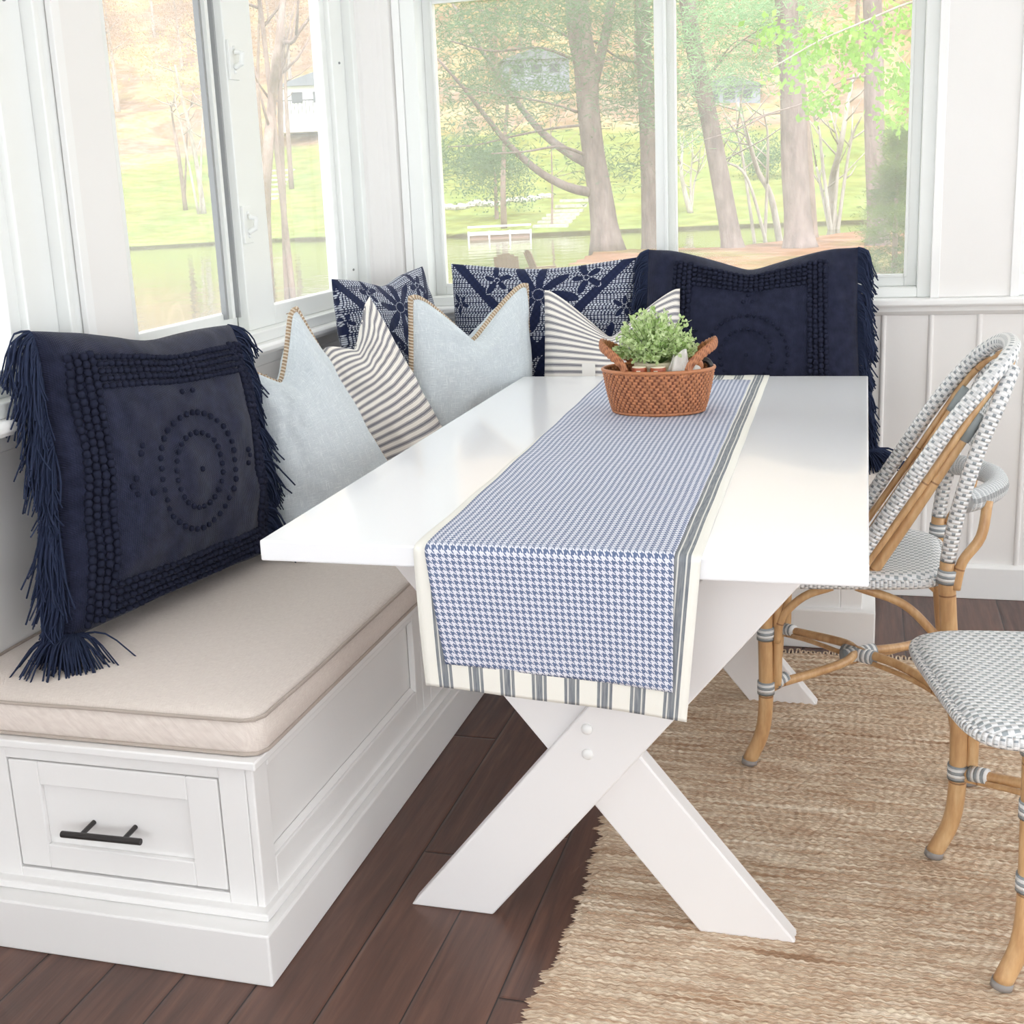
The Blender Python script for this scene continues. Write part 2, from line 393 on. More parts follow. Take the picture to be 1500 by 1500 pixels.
# ------------------------------------------------------------------ room shell
XL=-1.65      # left wall, inner face below the sill
XU=-1.575     # post faces above the sill
YB=2.17       # back wall, inner face
ZS=.94        # sill top
ZT=2.5
XR,YF=2.7,-4.6
def struct(o): tag(o,kind='structure');return o
m=MB();m.box(-1.9,XR+.2,YF-.2,YB+.3,-.12,0);struct(m.build('floor',M['floor']))
m=MB();m.box(-2.0,XR+.3,YF-.3,YB+.5,ZT,ZT+.12);struct(m.build('ceiling',M['ceiling']))
# left wall below sill, above windows
m=MB();m.box(XL-.16,XL,YF,YB+.12,0,ZS-.03);struct(m.build('wall_left',M['wall'],bev=.004))
m=MB();m.box(XL-.16,XU,YF,YB+.12,2.22,ZT);struct(m.build('trim_7',M['wall'],bev=.004))
for k,(a,b) in enumerate(((.43,.612),(-1.55,-1.35),(-3.4,-3.2),(YF,YF+.1))):
    m=MB();m.box(XL-.16,XU-.002,a,b,ZS,2.22);struct(m.build('trim_%d'%(8+k),M['wall'],bev=.004))   # posts between the left windows
# rounded corner post
m=MB()
pts=[(XL-.16,2.15),(-1.60,2.15),(-1.585,2.145),(-1.578,2.13),(-1.565,2.125),(-1.552,2.135),(-1.545,2.15),(-1.53,2.158),(-1.50,2.160),(-1.492,2.17),(-1.485,2.19),(-1.485,YB+.16),(XL-.16,YB+.16)]
pts=[(XL-.03,2.065),(-1.60,2.065),(-1.59,2.07),(-1.588,2.095),(-1.575,2.10),(-1.565,2.115),(-1.553,2.135),(-1.54,2.15),(-1.525,2.158),(-1.50,2.160),(-1.492,2.17),(-1.485,2.19),(-1.485,YB+.16),(-1.60,YB+.16),(-1.60,2.12),(XL-.03,2.10)]
m.prism(pts,'z',ZS,ZT);struct(m.build('wall_corner',M['wall'],bev=.003))
# back wall
m=MB();m.box(XL-.1,XR+.1,YB,YB+.16,0,ZS-.03);m.box(XL-.1,XR+.1,YB-.01,YB+.16,2.22,ZT)
m.box(.19,.40,YB-.025,YB+.16,ZS,2.25);m.box(1.7,1.9,YB-.025,YB+.16,ZS,2.25);m.box(XR-.15,XR+.1,YB-.025,YB+.16,ZS,2.25)
# battens of the panelling below the sill
x=.043-.137*12
while x<XR: m.tube([(x,YB,.10),(x,YB,ZS-.03)],.0085,8);x+=.137
struct(m.build('wall_back',M['wall'],bev=.003))
m=MB();m.prism([(YB-.02,0),(YB-.02,.10),(YB-.012,.108),(YB,.11),(YB,0)],'x',.05,XR);struct(m.build('baseboard_back',M['trim'],bev=.002))
# right and front walls with openings
m=MB();m.box(XR,XR+.14,YF,YB+.1,0,.6);m.box(XR,XR+.14,YF,YB+.1,2.25,ZT)
for y in (YF,-2.9,-1.2,.5,2.05): m.box(XR,XR+.14,y,y+.14,.6,2.25)
struct(m.build('wall_right',M['wall'],bev=.003))
m=MB();m.box(XL-.1,XR+.1,YF-.14,YF,0,.3);m.box(XL-.1,XR+.1,YF-.14,YF,2.25,ZT)
for x in (XL-.1,-.25,1.2,XR-.1): m.box(x,x+.14,YF-.14,YF,.3,2.25)
struct(m.build('wall_front',M['wall'],bev=.003))
# sills
m=MB();m.prism([(XL-.1,ZS-.03),(XL+.012,ZS-.03),(-1.563,ZS-.028),(-1.555,ZS-.018),(-1.555,ZS-.008),(-1.562,ZS),(XL-.1,ZS)],'y',YF,YB)
m.prism([(XL,ZS-.03),(XL+.03,ZS-.03),(XL+.022,ZS-.05),(XL+.012,ZS-.075),(XL,ZS-.08)],'y',YF,YB)
struct(m.build('trim_1',M['trim'],bev=.002))
m=MB();m.prism([(YB+.1,ZS-.024),(YB-.05,ZS-.024),(YB-.055,ZS-.018),(YB-.055,ZS-.005),(YB-.05,ZS),(YB+.1,ZS)],'x',XL,XR)
m.prism([(YB,ZS-.024),(YB-.03,ZS-.024),(YB-.028,ZS-.04),(YB-.014,ZS-.05),(YB,ZS-.055)],'x',XL,XR)
struct(m.build('trim_2',M['trim'],bev=.002))
# casing strips at the back window
m=MB();m.box(.172,.197,YB-.032,YB+.02,ZS,2.3);struct(m.build('trim_3',M['trim'],bev=.002))
m=MB();m.box(.393,.418,YB-.032,YB+.02,ZS,2.3);struct(m.build('trim_4',M['trim'],bev=.002))
m=MB();m.box(XU-.01,XU+.004,.425,.455,ZS,2.3);struct(m.build('trim_5',M['trim'],bev=.002))
m=MB();m.box(-1.487,-1.462,YB-.012,YB+.06,ZS,2.3);struct(m.build('trim_6',M['trim'],bev=.002))
wn=[0]
def frame_rect(m,ax,p0,p1,a0,a1,z0,z1,w,mi=0,wb=None):
    """rectangular ring; ax 'y' = lies in a plane of constant y"""
    wb=w if wb is None else wb
    for (A0,A1,Z0,Z1) in ((a0,a0+w,z0,z1),(a1-w,a1,z0,z1),(a0+w,a1-w,z0,z0+wb),(a0+w,a1-w,z1-w,z1)):
        if ax=='y': m.box(A0,A1,p0,p1,Z0,Z1,mi)
        else: m.box(p0,p1,A0,A1,Z0,Z1,mi)
def pane(parent,ax,p,a0,a1,z0,z1):
    m=MB()
    if ax=='y': m.box(a0,a1,p,p+.004,z0,z1)
    else: m.box(p-.004,p,a0,a1,z0,z1)
    return m.build('pane',M['glass'],parent)
# back window: two lights and a centre mullion
def back_window(x0,x1,mul,yg=YB+.07):
    wn[0]+=1;m=MB()
    frame_rect(m,'y',YB-.005,YB+.12,x0,x1,ZS,1.99,.05,wb=.03)
    w=struct(m.build('window_%d'%wn[0],M['vinyl'],bev=.003))
    lights=[(x0+.05,x1-.05)] if mul is None else [(x0+.05,mul+.03),(mul-.03,x1-.05)]
    for k,(a,b) in enumerate(lights):
        s=MB();py=yg-.012 if k else yg+.016
        frame_rect(s,'y',py-.014,py+.014,a,b,ZS+.03,1.94,.036)
        frame_rect(s,'y',py-.02,py-.012,a+.028,b-.028,ZS+.058,1.912,.01)
        so=s.build('sash',M['vinyl'],w,bev=.002)
        pane(so,'y',py,a+.033,b-.033,ZS+.063,1.907)
    return w
bw=back_window(-1.462,.185,-.625)
m=MB();m.box(-.592,-.586,YB+.035,YB+.05,1.0,1.92);m.build('mullion_edge',M['trim'],bw,bev=.001)
back_window(.40,1.7,1.05)
back_window(1.9,XR-.15,None)
# left windows: sliding pairs
def left_window(y0,y1,mid0,mid1,locks=False):
    wn[0]+=1;m=MB()
    frame_rect(m,'x',XL-.05,XU-.012,y0,y1,ZS,2.2,.03)
    # stepped jamb on the far side
    m.box(XL-.03,XU-.006,y1-.05,y1-.0305,ZS+.0305,2.1695);m.box(XL-.02,XU-.035,y1-.15,y1-.0505,ZS+.0305,2.1695)
    w=struct(m.build('window_%d'%wn[0],M['vinyl'],bev=.003))
    s=MB();frame_rect(s,'x',XL-.045,XL-.015,y0+.02,mid1,ZS+.03,2.17,.04,wb=.055)
    so=s.build('sash',M['vinyl'],w,bev=.003);pane(so,'x',XL-.028,y0+.05,mid1-.02,ZS+.07,2.14)
    t=MB();
    for k,(o,ww) in enumerate(((0,.012),(.022,.016),(.05,.008))): t.box(XL-.02,XL-.004+.006*k,mid0+o,mid0+o+ww,ZS+.07,2.15,k%2)
    t.build('track',[M['gasket'],M['vinyl']],w,bev=.001)
    s=MB();ya,yb=mid0+.075,y1-.14
    for (A0,A1,Z0,Z1) in ((ya,mid1,ZS+.03,2.17),(yb-.045,yb,ZS+.03,2.17),(mid1,yb-.045,ZS+.03,ZS+.085),(mid1,yb-.045,2.125,2.17)): s.box(XL-.012,XL+.022,A0,A1,Z0,Z1)
    so=s.build('sash',M['vinyl'],w,bev=.003);pane(so,'x',XL+.002,mid1-.02,y1-.165,ZS+.07,2.14)
    if locks:
        for z in (1.255,1.68):
            l=MB();y=mid0+.085
            l.box(XL+.022,XL+.030,y-.006,y+.046,z-.05,z+.05);l.ball((XL+.03,y+.02,z+.03),.006);l.ball((XL+.03,y+.02,z-.03),.006)
            l.tube([(XL+.03,y+.02,z-.02),(XL+.05,y+.022,z-.01),(XL+.055,y+.02,z+.015),(XL+.035,y+.02,z+.02)],.008,8)
            lo=l.build('latch',M['vinyl'],w,smooth=False,bev=.002)
    sc=MB()
    for z in (1.08,1.72): sc.ball((XU-.033,y1-.10,z),.004)
    sc.build('screw',M['gasket'],w)
    return w
left_window(.612,2.09,1.19,1.43,True)
left_window(-1.35,.43,-.55,-.33)
left_window(-3.2,-1.55,-2.5,-2.3)
# windows on the sides the camera does not face
def plain_window(ax,p,a0,a1,z0,z1):
    wn[0]+=1;m=MB();frame_rect(m,ax,p-.03,p+.03,a0,a1,z0,z1,.05)
    w=struct(m.build('window_%d'%wn[0],M['vinyl'],bev=.003));pane(w,ax,p,a0+.04,a1-.04,z0+.04,z1-.04)
for a,b in ((YF+.14,-2.9),(-2.76,-1.2),(-1.06,.5),(.64,2.05)): plain_window('x',XR+.07,a,b,.6,2.25)
for a,b in ((XL+.04,-.25),(-.11,1.2),(1.34,XR-.1)): plain_window('y',YF-.07,a,b,.3,2.25)
# ------------------------------------------------------------------ benches
def panel_board(m,ax,p,d,a0,a1,z0,z1,rail,depth=.014,mi=0):
    """frame-and-recess panel on plane ax=p, facing direction d (+1/-1)"""
    q=p-d*depth
    def bx(A0,A1,Z0,Z1,P0,P1):
        lo,hi=min(P0,P1),max(P0,P1)
        (m.box(A0,A1,lo,hi,Z0,Z1,mi) if ax=='y' else m.box(lo,hi,A0,A1,Z0,Z1,mi))
    rl,rr,rb,rt=rail
    bx(a0,a0+rl,z0,z1,p,q);bx(a1-rr,a1,z0,z1,p,q);bx(a0+rl,a1-rr,z0,z0+rb,p,q);bx(a0+rl,a1-rr,z1-rt,z1,p,q)
bench=empty('storage_bench',(-1.3,.9,0));tag(bench,'white painted storage bench along left window wall with drawer in its end','bench')
def ch(o,par):
    o.parent=par;o.matrix_parent_inverse=Matrix.Translation(par.location).inverted() if par.rotation_euler.z==0 else par.matrix_world.inverted();return o
BX,BY=-1.0,-.10
XB=XL+.004
m=MB();m.box(XB,BX-.0165,BY+.0185,YB-.02,.02,.384)
# end stiles around the drawer opening
panel_board(m,'y',BY,-1,-1.56,BX-.016,.0,.385,(.06,.052,.135,.028),.018)
m.box(XB,-1.5605,BY,BY+.018,0,.385)
ch(m.build('body',M['bench'],bev=.002),bench)
m=MB();panel_board(m,'x',BX,1,BY+.0,.76,.02,.385,(.055,.045,.165,.025),.0155)
panel_board(m,'x',BX,1,.7605,1.66,.02,.385,(.055,.07,.165,.025),.0155)
m.prism([(BX-.0155,.184),(BX-.004,.184),(BX-.0155,.196)],'y',BY+.055,.715)
ch(m.build('side_panel',M['bench'],bev=.003),bench)
m=MB();m.prism([(XB,BY-.06),(-.968,BY-.06),(-.968,1.63),(-1.02,1.63),(-1.02,BY+.03),(XB,BY+.03)],'z',0,.10)
m.prism([(XB,BY-.022),(-.985,BY-.022),(-.985,1.63),(-1.01,1.63),(-1.01,BY+.02),(XB,BY+.02)],'z',.1003,.116)
ch(m.build('plinth',M['bench'],bev=.004),bench)
m=MB();m.box(XB,-.985,-.118,YB-.02,.3855,.4015);ch(m.build('lid',M['bench'],bev=.003),bench)
dr=MB();x0,x1,z0,z1=-1.497,-1.071,.140,.354
dr.box(x0,x1,BY+.012,BY+.03,z0,z1);panel_board(dr,'y',BY,-1,x0,x1,z0,z1,(.062,.062,.048,.046),.012)
dw=ch(dr.build('drawer',M['bench'],bev=.0025),bench)
h=MB();h.tube([(-1.378,BY-.032,.233),(-1.215,BY-.032,.236)],.0062,12)
for x in (-1.338,-1.252): h.tube([(x,BY-.032,.2345),(x,BY+.012,.238)],.0048,10)
ho=h.build('handle',M['black'],bev=.001);ho.parent=dw
bench2=empty('storage_bench',(-.4,1.9,0));tag(bench2,'white painted storage bench along back wall behind the table','bench')
m=MB();m.box(-.962,.0,1.68,YB-.02,.0,.385);ch(m.build('body',M['bench'],bev=.003),bench2)
m=MB();panel_board(m,'y',1.665,-1,-.961,.0,.1,.385,(.06,.06,.08,.03),.015);ch(m.build('front_panel',M['bench'],bev=.003),bench2)
m=MB();m.box(-.96,.036,1.637,YB-.022,0,.115);ch(m.build('plinth',M['bench'],bev=.004),bench2)
m=MB();m.box(-.98,.03,1.672,YB-.02,.387,.404);ch(m.build('lid',M['bench'],bev=.003),bench2)
def seat_cushion(x0,x1,y0,y1,z0,z1,label):
    nu,nv=70,70
    r=empty('seat_cushion',((x0+x1)/2,(y0+y1)/2,z0));tag(r,label,'cushion',)
    def outline(t,ins=0):
        # rounded rectangle param t 0..1
        rr=.028;P=[]
        cs=[(x1-rr,y0+rr,-PI/2),(x1-rr,y1-rr,0),(x0+rr,y1-rr,PI/2),(x0+rr,y0+rr,PI)]
        for (cx,cy,a) in cs:
            for k in range(7): P.append((cx+(rr-ins)*math.cos(a+k*PI/12),cy+(rr-ins)*math.sin(a+k*PI/12)))
        P.append(P[0]);P=np.array(P);L=np.concatenate([[0],np.cumsum(np.linalg.norm(np.diff(P,axis=0),axis=1))]);L/=L[-1]
        return np.stack([np.interp(t,L,P[:,0]),np.interp(t,L,P[:,1])],1)
    T=np.linspace(0,1,260,endpoint=False)
    wob=lambda p:np.array([noise.noise(Vector((q[0]*4,q[1]*4,z0)))*.004 for q in p])
    rings=[]
    O=outline(T);O2=O+0
    w=wob(O)
    cen=np.array([(x0+x1)/2,(y0+y1)/2])
    def ring(ins,z,wo=0):
        o=outline(T,ins);return np.concatenate([o,(z+wo*w)[:,None] if np.ndim(z) else (np.full(len(T),z)+wo*w)[:,None]],1)
    rings=[ring(.006,z0),ring(-.002,z0+.006),ring(-.004,(z0+z1)/2),ring(-.001,z1-.004,1),ring(.004,z1,1)]
    # top: shrink toward a medial line
    for s,dz in ((.02,.006),(.05,.010),(.1,.013),(.18,.015)):
        o=O.copy();o[:,0]=np.clip(o[:,0],x0+s,x1-s);o[:,1]=np.clip(o[:,1],y0+s,y1-s)
        zz=np.array([z1+dz+noise.noise(Vector((q[0]*5,q[1]*3,3)))*.004*(1 if s<.15 else 0)*(1 if s<.08 else .5) for q in o])
        rings.append(np.concatenate([o,zz[:,None]],1))
    P=np.stack(rings,1);  # nu x nrings
    uv=np.stack([P[:,:,1],P[:,:,0]+P[:,:,2]],-1)
    m=MB();m.grid(P,uv,wrapu=True)
    n=len(T);k=P.shape[1]
    m.f.append([i*k+k-1 for i in range(n)]);m.mi.append(0)
    m.f.append([i*k for i in range(n)][::-1]);m.mi.append(0)
    ch(m.build('cushion_body',M['seat_linen'],smooth=True),r)
    for z,wo in ((z1-.001,1),(z0+.004,0)):
        m=MB();m.tube(ring(-.003,z,wo),.0035,8,closed=True);ch(m.build('piping',M['piping'],smooth=True),r)
    return r
seat_cushion(XL+.006,-.985,-.095,YB-.03,.402,.468,'long beige linen cushion with piped edge on the left bench')
seat_cushion(-.978,.048,1.655,YB-.012,.404,.468,'beige piped cushion on the back wall bench behind table')
# ------------------------------------------------------------------ pillows
def pillow(name,mats,corners,T,chop=.1,cw=.3,label='',group=None,nu=64,nv=64,uvfun=None,crease=.03,col=None,pinch=.06,backmat=None,ns=(1,1),cx=0.,wr=.004,seed=0,exp=.42,vexp=0):
    """corners: BL,BR,TR,TL (world). front = +normal. returns (obj, S) with S(u,v,side) local point"""
    BL,BR,TR,TL=[np.array(c,float) for c in corners]
    O=(BL+BR)/2;ex=(BR-BL);W=np.linalg.norm(ex);up=((TL+TR)/2-O);H=np.linalg.norm(up)
    nrm=np.cross(ex,up);nrm/=np.linalg.norm(nrm)
    L=[c-O for c in (BL,BR,TR,TL)]
    def S(u,v,side=1,lift=0.):
        u=np.asarray(u,float);v=np.asarray(v,float)
        # pinch the edges between corners inwards
        uu=u*(1-pinch*(1-v**2)*np.abs(u)**3);vv=v*(1-pinch*(1-u**2)*np.abs(v)**3)
        cd=(np.clip(1-np.sqrt((u-cx)**2+.004)/cw,0,1)**vexp if vexp else np.exp(-((u-cx)/cw)**2))*np.clip((v+.2)/1.2,0,1)**2.2
        vv=vv-2*chop*cd
        a=((1-uu)/2)[...,None];b=((1-vv)/2)[...,None]
        P=L[0]*a*b+L[1]*(1-a)*b+L[2]*(1-a)*(1-b)+L[3]*a*(1-b)
        th=np.clip((1-u**2)*(1-v**2),0,1)**exp
        th=th*(1-crease*8*cd*np.exp(-((u-cx)/(cw*.5))**2))
        wn_=np.array([noise.noise(Vector((x*3+seed,y*3,side*5+seed)))+.5*noise.noise(Vector((x*7+seed,y*6,side*3))) for x,y in zip(u.ravel(),v.ravel())]).reshape(u.shape)
        t=T/2*th+wr*2*wn_*np.clip(th*3,0,1)
        return P+(side*(t+lift))[...,None]*nrm
    u,v=np.meshgrid(np.sin(np.linspace(-1,1,nu)*PI/2),np.sin(np.linspace(-1,1,nv)*PI/2),indexing='ij')
    if col is not None: u,v=np.meshgrid(np.linspace(-1,1,nu),np.linspace(-1,1,nv),indexing='ij')
    F=S(u,v,1.);B=S(u,v,-1.)
    uvm=np.stack([u*W/2,v*H/2],-1) if uvfun is None else uvfun(u,v,W,H)
    m=MB();m.grid(F,uvm);m.grid(B[::-1],uvm[::-1],1 if backmat else 0)
    colr=None
    if col is not None:
        c=col(u*W/2,v*H/2,W,H);colr=np.concatenate([c.reshape(-1,3),c[::-1].reshape(-1,3)])
    o=m.build(name,mats if isinstance(mats,list) else [mats],smooth=True,col=colr)
    o.location=O.tolist();tag(o,label,'pillow',group)
    return o,S,nrm,W,H
def edge_path(S,n=60,sides='lrtb'):
    P=[];t=np.linspace(-1,1,n)
    P.append(S(t,-np.ones(n),1));P.append(S(np.ones(n),t,1)[1:]);P.append(S(-t,np.ones(n),1)[1:]);P.append(S(-np.ones(n),-t,1)[1:-1])
    return np.concatenate(P)
def knots_and_fringe(o,S,nrm,W,H,seed,fr_len=.075,ub=.8,vt=.84,vbt=.9,mc=-.05):
    rnd=random.Random(seed)
    # knotted border: rows of yarn bobbles framing the front, and the bobble medallion
    m=MB();rows=5
    def put(u,v,r=.0082,sc=(1,1,1)):
        P=S(np.array([u]),np.array([v]),1.,.003)[0];m.ball(P,r*rnd.uniform(.88,1.12),sc,7,4)
    su=2*.0165/W;sv=2*.0150/H
    n_h=int((2*ub)/su);n_v=int((vt+vbt)/sv)
    for k in range(rows-1):
        for i in range(n_v+1):
            for s in (-1,1): put(s*(ub-k*su*1.0),-vbt+i*(vt+vbt)/n_v+(k%2)*sv*.3,.0088)
    for k in range(rows):
        for i in range(n_h+1):
            u=-ub+i*2*ub/n_h
            if abs(u)<ub-(rows-1)*su:
                put(u,vt-k*sv,.0080,(1.15,1.15,.8));put(u,-vbt+k*sv,.0080,(1.15,1.15,.8))
    for r,n in ((.125,36),(.080,25)):
        for i in range(n):
            a=2*PI*i/n;put(r*2/W*math.cos(a),mc+r*2/H*math.sin(a),.0066)
    for (x,y) in ((0,0),(0,.20),(0,.222),(-.014,.175),(.014,.175),(0,-.18),(0,-.198),(-.2,0),(-.19,.014),(-.19,-.017),(.2,0),(.19,.014),(.19,-.017),(-.168,.06),(-.16,.075),(-.155,-.02)):
        put(x*2/W,mc+y*2/H,.0066)
    tag(m.build('knots',M['navy_yarn'],o,smooth=True),kind='stuff')
    # fringe: groups of strands falling from both side seams
    m=MB();g=np.array([0,0,-1.])
    ex=S(np.array([1.]),np.array([0.]),1.)[0]-S(np.array([-1.]),np.array([0.]),1.)[0];ex/=np.linalg.norm(ex)
    for s in (-1,1):
        nt=32
        for i in range(nt):
            v0=-1+2*i/(nt-1)
            ln=fr_len*rnd.uniform(.8,1.25);dirx=s*ex*.75+nrm*rnd.uniform(-.1,.3)+g*.35
            bend=rnd.uniform(.6,1.3)
            for k in range(24):
                v=min(1,max(-1,v0+rnd.uniform(-.03,.03)))
                P0=S(np.array([s*.995]),np.array([v]),1.)[0]
                l=ln*rnd.uniform(.75,1.1);d=dirx+np.array([rnd.gauss(0,.15),rnd.gauss(0,.15),rnd.gauss(0,.13)]);d/=np.linalg.norm(d)
                p1=P0+d*l*.4+g*l*.06;p2=p1+(d*(1-.5*bend)+g*bend)*l*.38;p3=p2+(d*.3+g*bend*1.1+np.array([rnd.gauss(0,.25),rnd.gauss(0,.25),0]))*l*.4
                pts=np.array([P0,p1,p2,p3]);zmin=.472-o.location.z+.004+rnd.random()*.012
                pts[:,2]=np.maximum(pts[:,2],zmin)
                m.tube(bez(pts,6),np.linspace(.0024,.0018,7),4,caps=False)
    # heavier tassels at the lower corners resting on the seat
    for s in (-1,1):
        for k in range(150):
            P0=S(np.array([s*rnd.uniform(.93,1)]),np.array([-.97]),1.)[0]
            d=s*ex*rnd.uniform(.2,1)+nrm*rnd.uniform(-.05,1.)+np.array([rnd.gauss(0,.15),rnd.gauss(0,.15),0]);d[2]=0;d/=np.linalg.norm(d)
            l=rnd.uniform(.07,.145);p1=P0+d*l*.5;p1[2]+=.008;p2=P0+d*l
            p2[2]=.474-o.location.z+rnd.random()*.01;p1[2]=max(p1[2],.48-o.location.z);P0[2]=max(P0[2],.48-o.location.z)
            m.tube(bez([P0,p1,p2],6),np.linspace(.0022,.0018,7),4,caps=False)
    tag(m.build('fringe',M['navy_fringe'],o,smooth=True),kind='stuff')
Zc=.492
o,S,nr,W,H=pillow('throw_pillow',M['navy'],[(-1.505,.10,Zc+.01),(-1.385,.755,Zc+.005),(-1.478,.86,1.033),(-1.555,.20,1.10)],.25,chop=.035,cw=.45,crease=.02,pinch=.03,
  label='square navy pillow with knotted border and fringe, nearest the camera on the left bench',seed=1,wr=.006,exp=.36)
knots_and_fringe(o,S,nr,W,H,3,.085,ub=.88,vt=.80,vbt=.93,mc=-.10)
o,S,nr,W,H=pillow('throw_pillow',M['navy'],[(-.69,1.935,Zc+.01),(0.0,1.935,Zc+.01),(-.035,2.055,1.10),(-.655,2.055,1.112)],.19,chop=.10,cw=.8,vexp=1.4,crease=.02,pinch=.03,
  label='square navy pillow with knotted border and fringe, leaning on the back wall',seed=2,wr=.005)
knots_and_fringe(o,S,nr,W,H,5,.06,ub=.70,vt=.86,vbt=.9,mc=-.05)
def trim_braid(o,S):
    P=edge_path(S,50);m=MB();m.tube(P,.0088,8,closed=True);m.build('braided_trim',M['jute'],o,smooth=True)
    rnd=random.Random(4);m=MB()
    for i in range(0,len(P)):
        a,b=P[i],P[(i+1)%len(P)]
        for k in range(2):
            p=a+(b-a)*(k/2);q=p+np.array([rnd.gauss(0,.004),rnd.gauss(0,.004),rnd.gauss(0,.004)])*1.3
            m.tube([p,(p+q)/2+np.array([0,0,.003]),q],.0012,4)
    m.build('stitch_loops',M['jute'],o)
o,S,nr,W,H=pillow('throw_pillow',[M['blue_linen'],M['blue_back']],[(-1.43,.85,Zc),(-1.15,1.20,Zc),(-1.41,1.10,1.045),(-1.50,.89,.92)],.24,chop=.22,cw=.9,vexp=1.3,crease=.045,pinch=.05,cx=-.05,
  label='pale blue linen pillow with jute braid edge, beside the near fringed navy pillow',seed=3,exp=.5,wr=.006)
trim_braid(o,S)
o,S,nr,W,H=pillow('throw_pillow',[M['blue_linen'],M['blue_back']],[(-1.295,1.54,Zc),(-1.01,1.93,Zc),(-1.015,1.93,1.022),(-1.265,1.57,1.024)],.21,chop=.29,cw=.92,vexp=1.35,crease=.05,pinch=.03,
  label='pale blue linen pillow with jute braid edge, behind the far left table corner',seed=4,exp=.5,wr=.006)
trim_braid(o,S)
def uv_rot(a):
    def f(u,v,W,H):
        x=u*W/2;y=v*H/2;return np.stack([x*math.cos(a)+y*math.sin(a),-x*math.sin(a)+y*math.cos(a)],-1)
    return f
o,S,nr,W,H=pillow('throw_pillow',M['ticking'],[(-1.44,1.27,Zc),(-1.10,1.56,Zc),(-1.37,1.515,1.035),(-1.46,1.35,.90)],.17,chop=.14,cw=.8,vexp=1.3,crease=.05,pinch=.05,uvfun=uv_rot(.15+PI/2),
  label='cream and grey ticking stripe pillow standing on its corner between the two pale blue pillows',seed=5,wr=.008)
o,S,nr,W,H=pillow('throw_pillow',M['ticking'],[(-.965,1.85,Zc),(-.52,1.85,Zc),(-.545,1.95,1.0),(-.962,1.95,1.004)],.15,chop=.29,cw=.95,vexp=1.3,crease=.05,pinch=.03,uvfun=uv_rot(PI/2),
  label='cream and grey ticking stripe pillow right behind the potted plant',seed=6,wr=.005)
tg=MB();P=S(np.array([-.25]),np.array([-.02]),1.,.004)[0]
tg.box(P[0]-.02,P[0]+.02,P[1]-.004,P[1]-.003,P[2]-.03,P[2]+.04);tg.build('care_tag',M['cloth'],o)
def floral(seed):
    rnd=random.Random(seed)
    fl=[(0.0,.20,.12,8),(0,-.12,.13,8),(-.22,.02,.08,6),(.22,.03,.085,6),(-.14,.25,.05,5),(.15,.25,.055,5),(-.24,-.2,.07,6),(.24,-.2,.07,6),(-.27,.17,.035,5),(.275,.15,.04,5),(-.07,.06,.03,5),(.08,.07,.03,5)]
    def f(X,Y,W,H):
        light=np.array(srgb(214,220,232)[:3]);dk=np.array(srgb(34,42,74)[:3])
        rows=np.floor(Y/.0062);ph=np.sin(rows*12.9)*3
        dash=(np.abs((Y/.0062)%1-.5)<.3)&(((X+.004*np.sin(Y*60))/.011+ph)%1<.62)
        mask=np.zeros_like(X,bool)
        for s in (-1,1): mask|=np.abs((Y-.02)-s*(X)*1.0+.0)<.021
        outl=np.zeros_like(X,bool)
        for (cx,cy,r,n_) in fl:
            dx,dy=X-cx,Y-cy;rr=np.hypot(dx,dy);a=np.arctan2(dy,dx)
            R=r*(.18+.82*np.abs(np.cos(a*n_/2+cx*9+rr*5))**1.5)*(1+.15*np.sin(a*3+cy*7));mask|=rr<R
            outl|=(np.abs(rr-R*1.0)<.0018)&(np.sin(rr*900+a*30)>0)
            outl|=(np.abs(rr-r*.16)<.0014)&(np.sin(a*22)>0)
        b=(dash&~mask)|outl
        n=.85+.15*np.sin(X*300)*np.sin(Y*270)
        return np.where(b[...,None],light,dk)*n[...,None]
    return f
o,S,nr,W,H=pillow('throw_pillow',M['floral'],[(-1.30,1.99,Zc),(-.69,1.99,Zc),(-.69,2.07,1.09),(-1.30,2.07,1.086)],.14,chop=.02,cw=.6,crease=.0,pinch=.05,col=floral(1),nu=330,nv=330,
  label='navy pillow with stitched white floral pattern, leaning under the back window',seed=7,wr=.003)
o,S,nr,W,H=pillow('throw_pillow',M['floral'],[(-1.42,1.50,Zc),(-1.27,2.03,Zc),(-1.385,2.03,1.082),(-1.49,1.53,1.086)],.14,chop=.045,cw=.4,crease=.01,pinch=.05,col=floral(2),nu=300,nv=300,
  label='navy pillow with stitched white floral pattern, in the corner against the left window sill',seed=8,wr=.003)
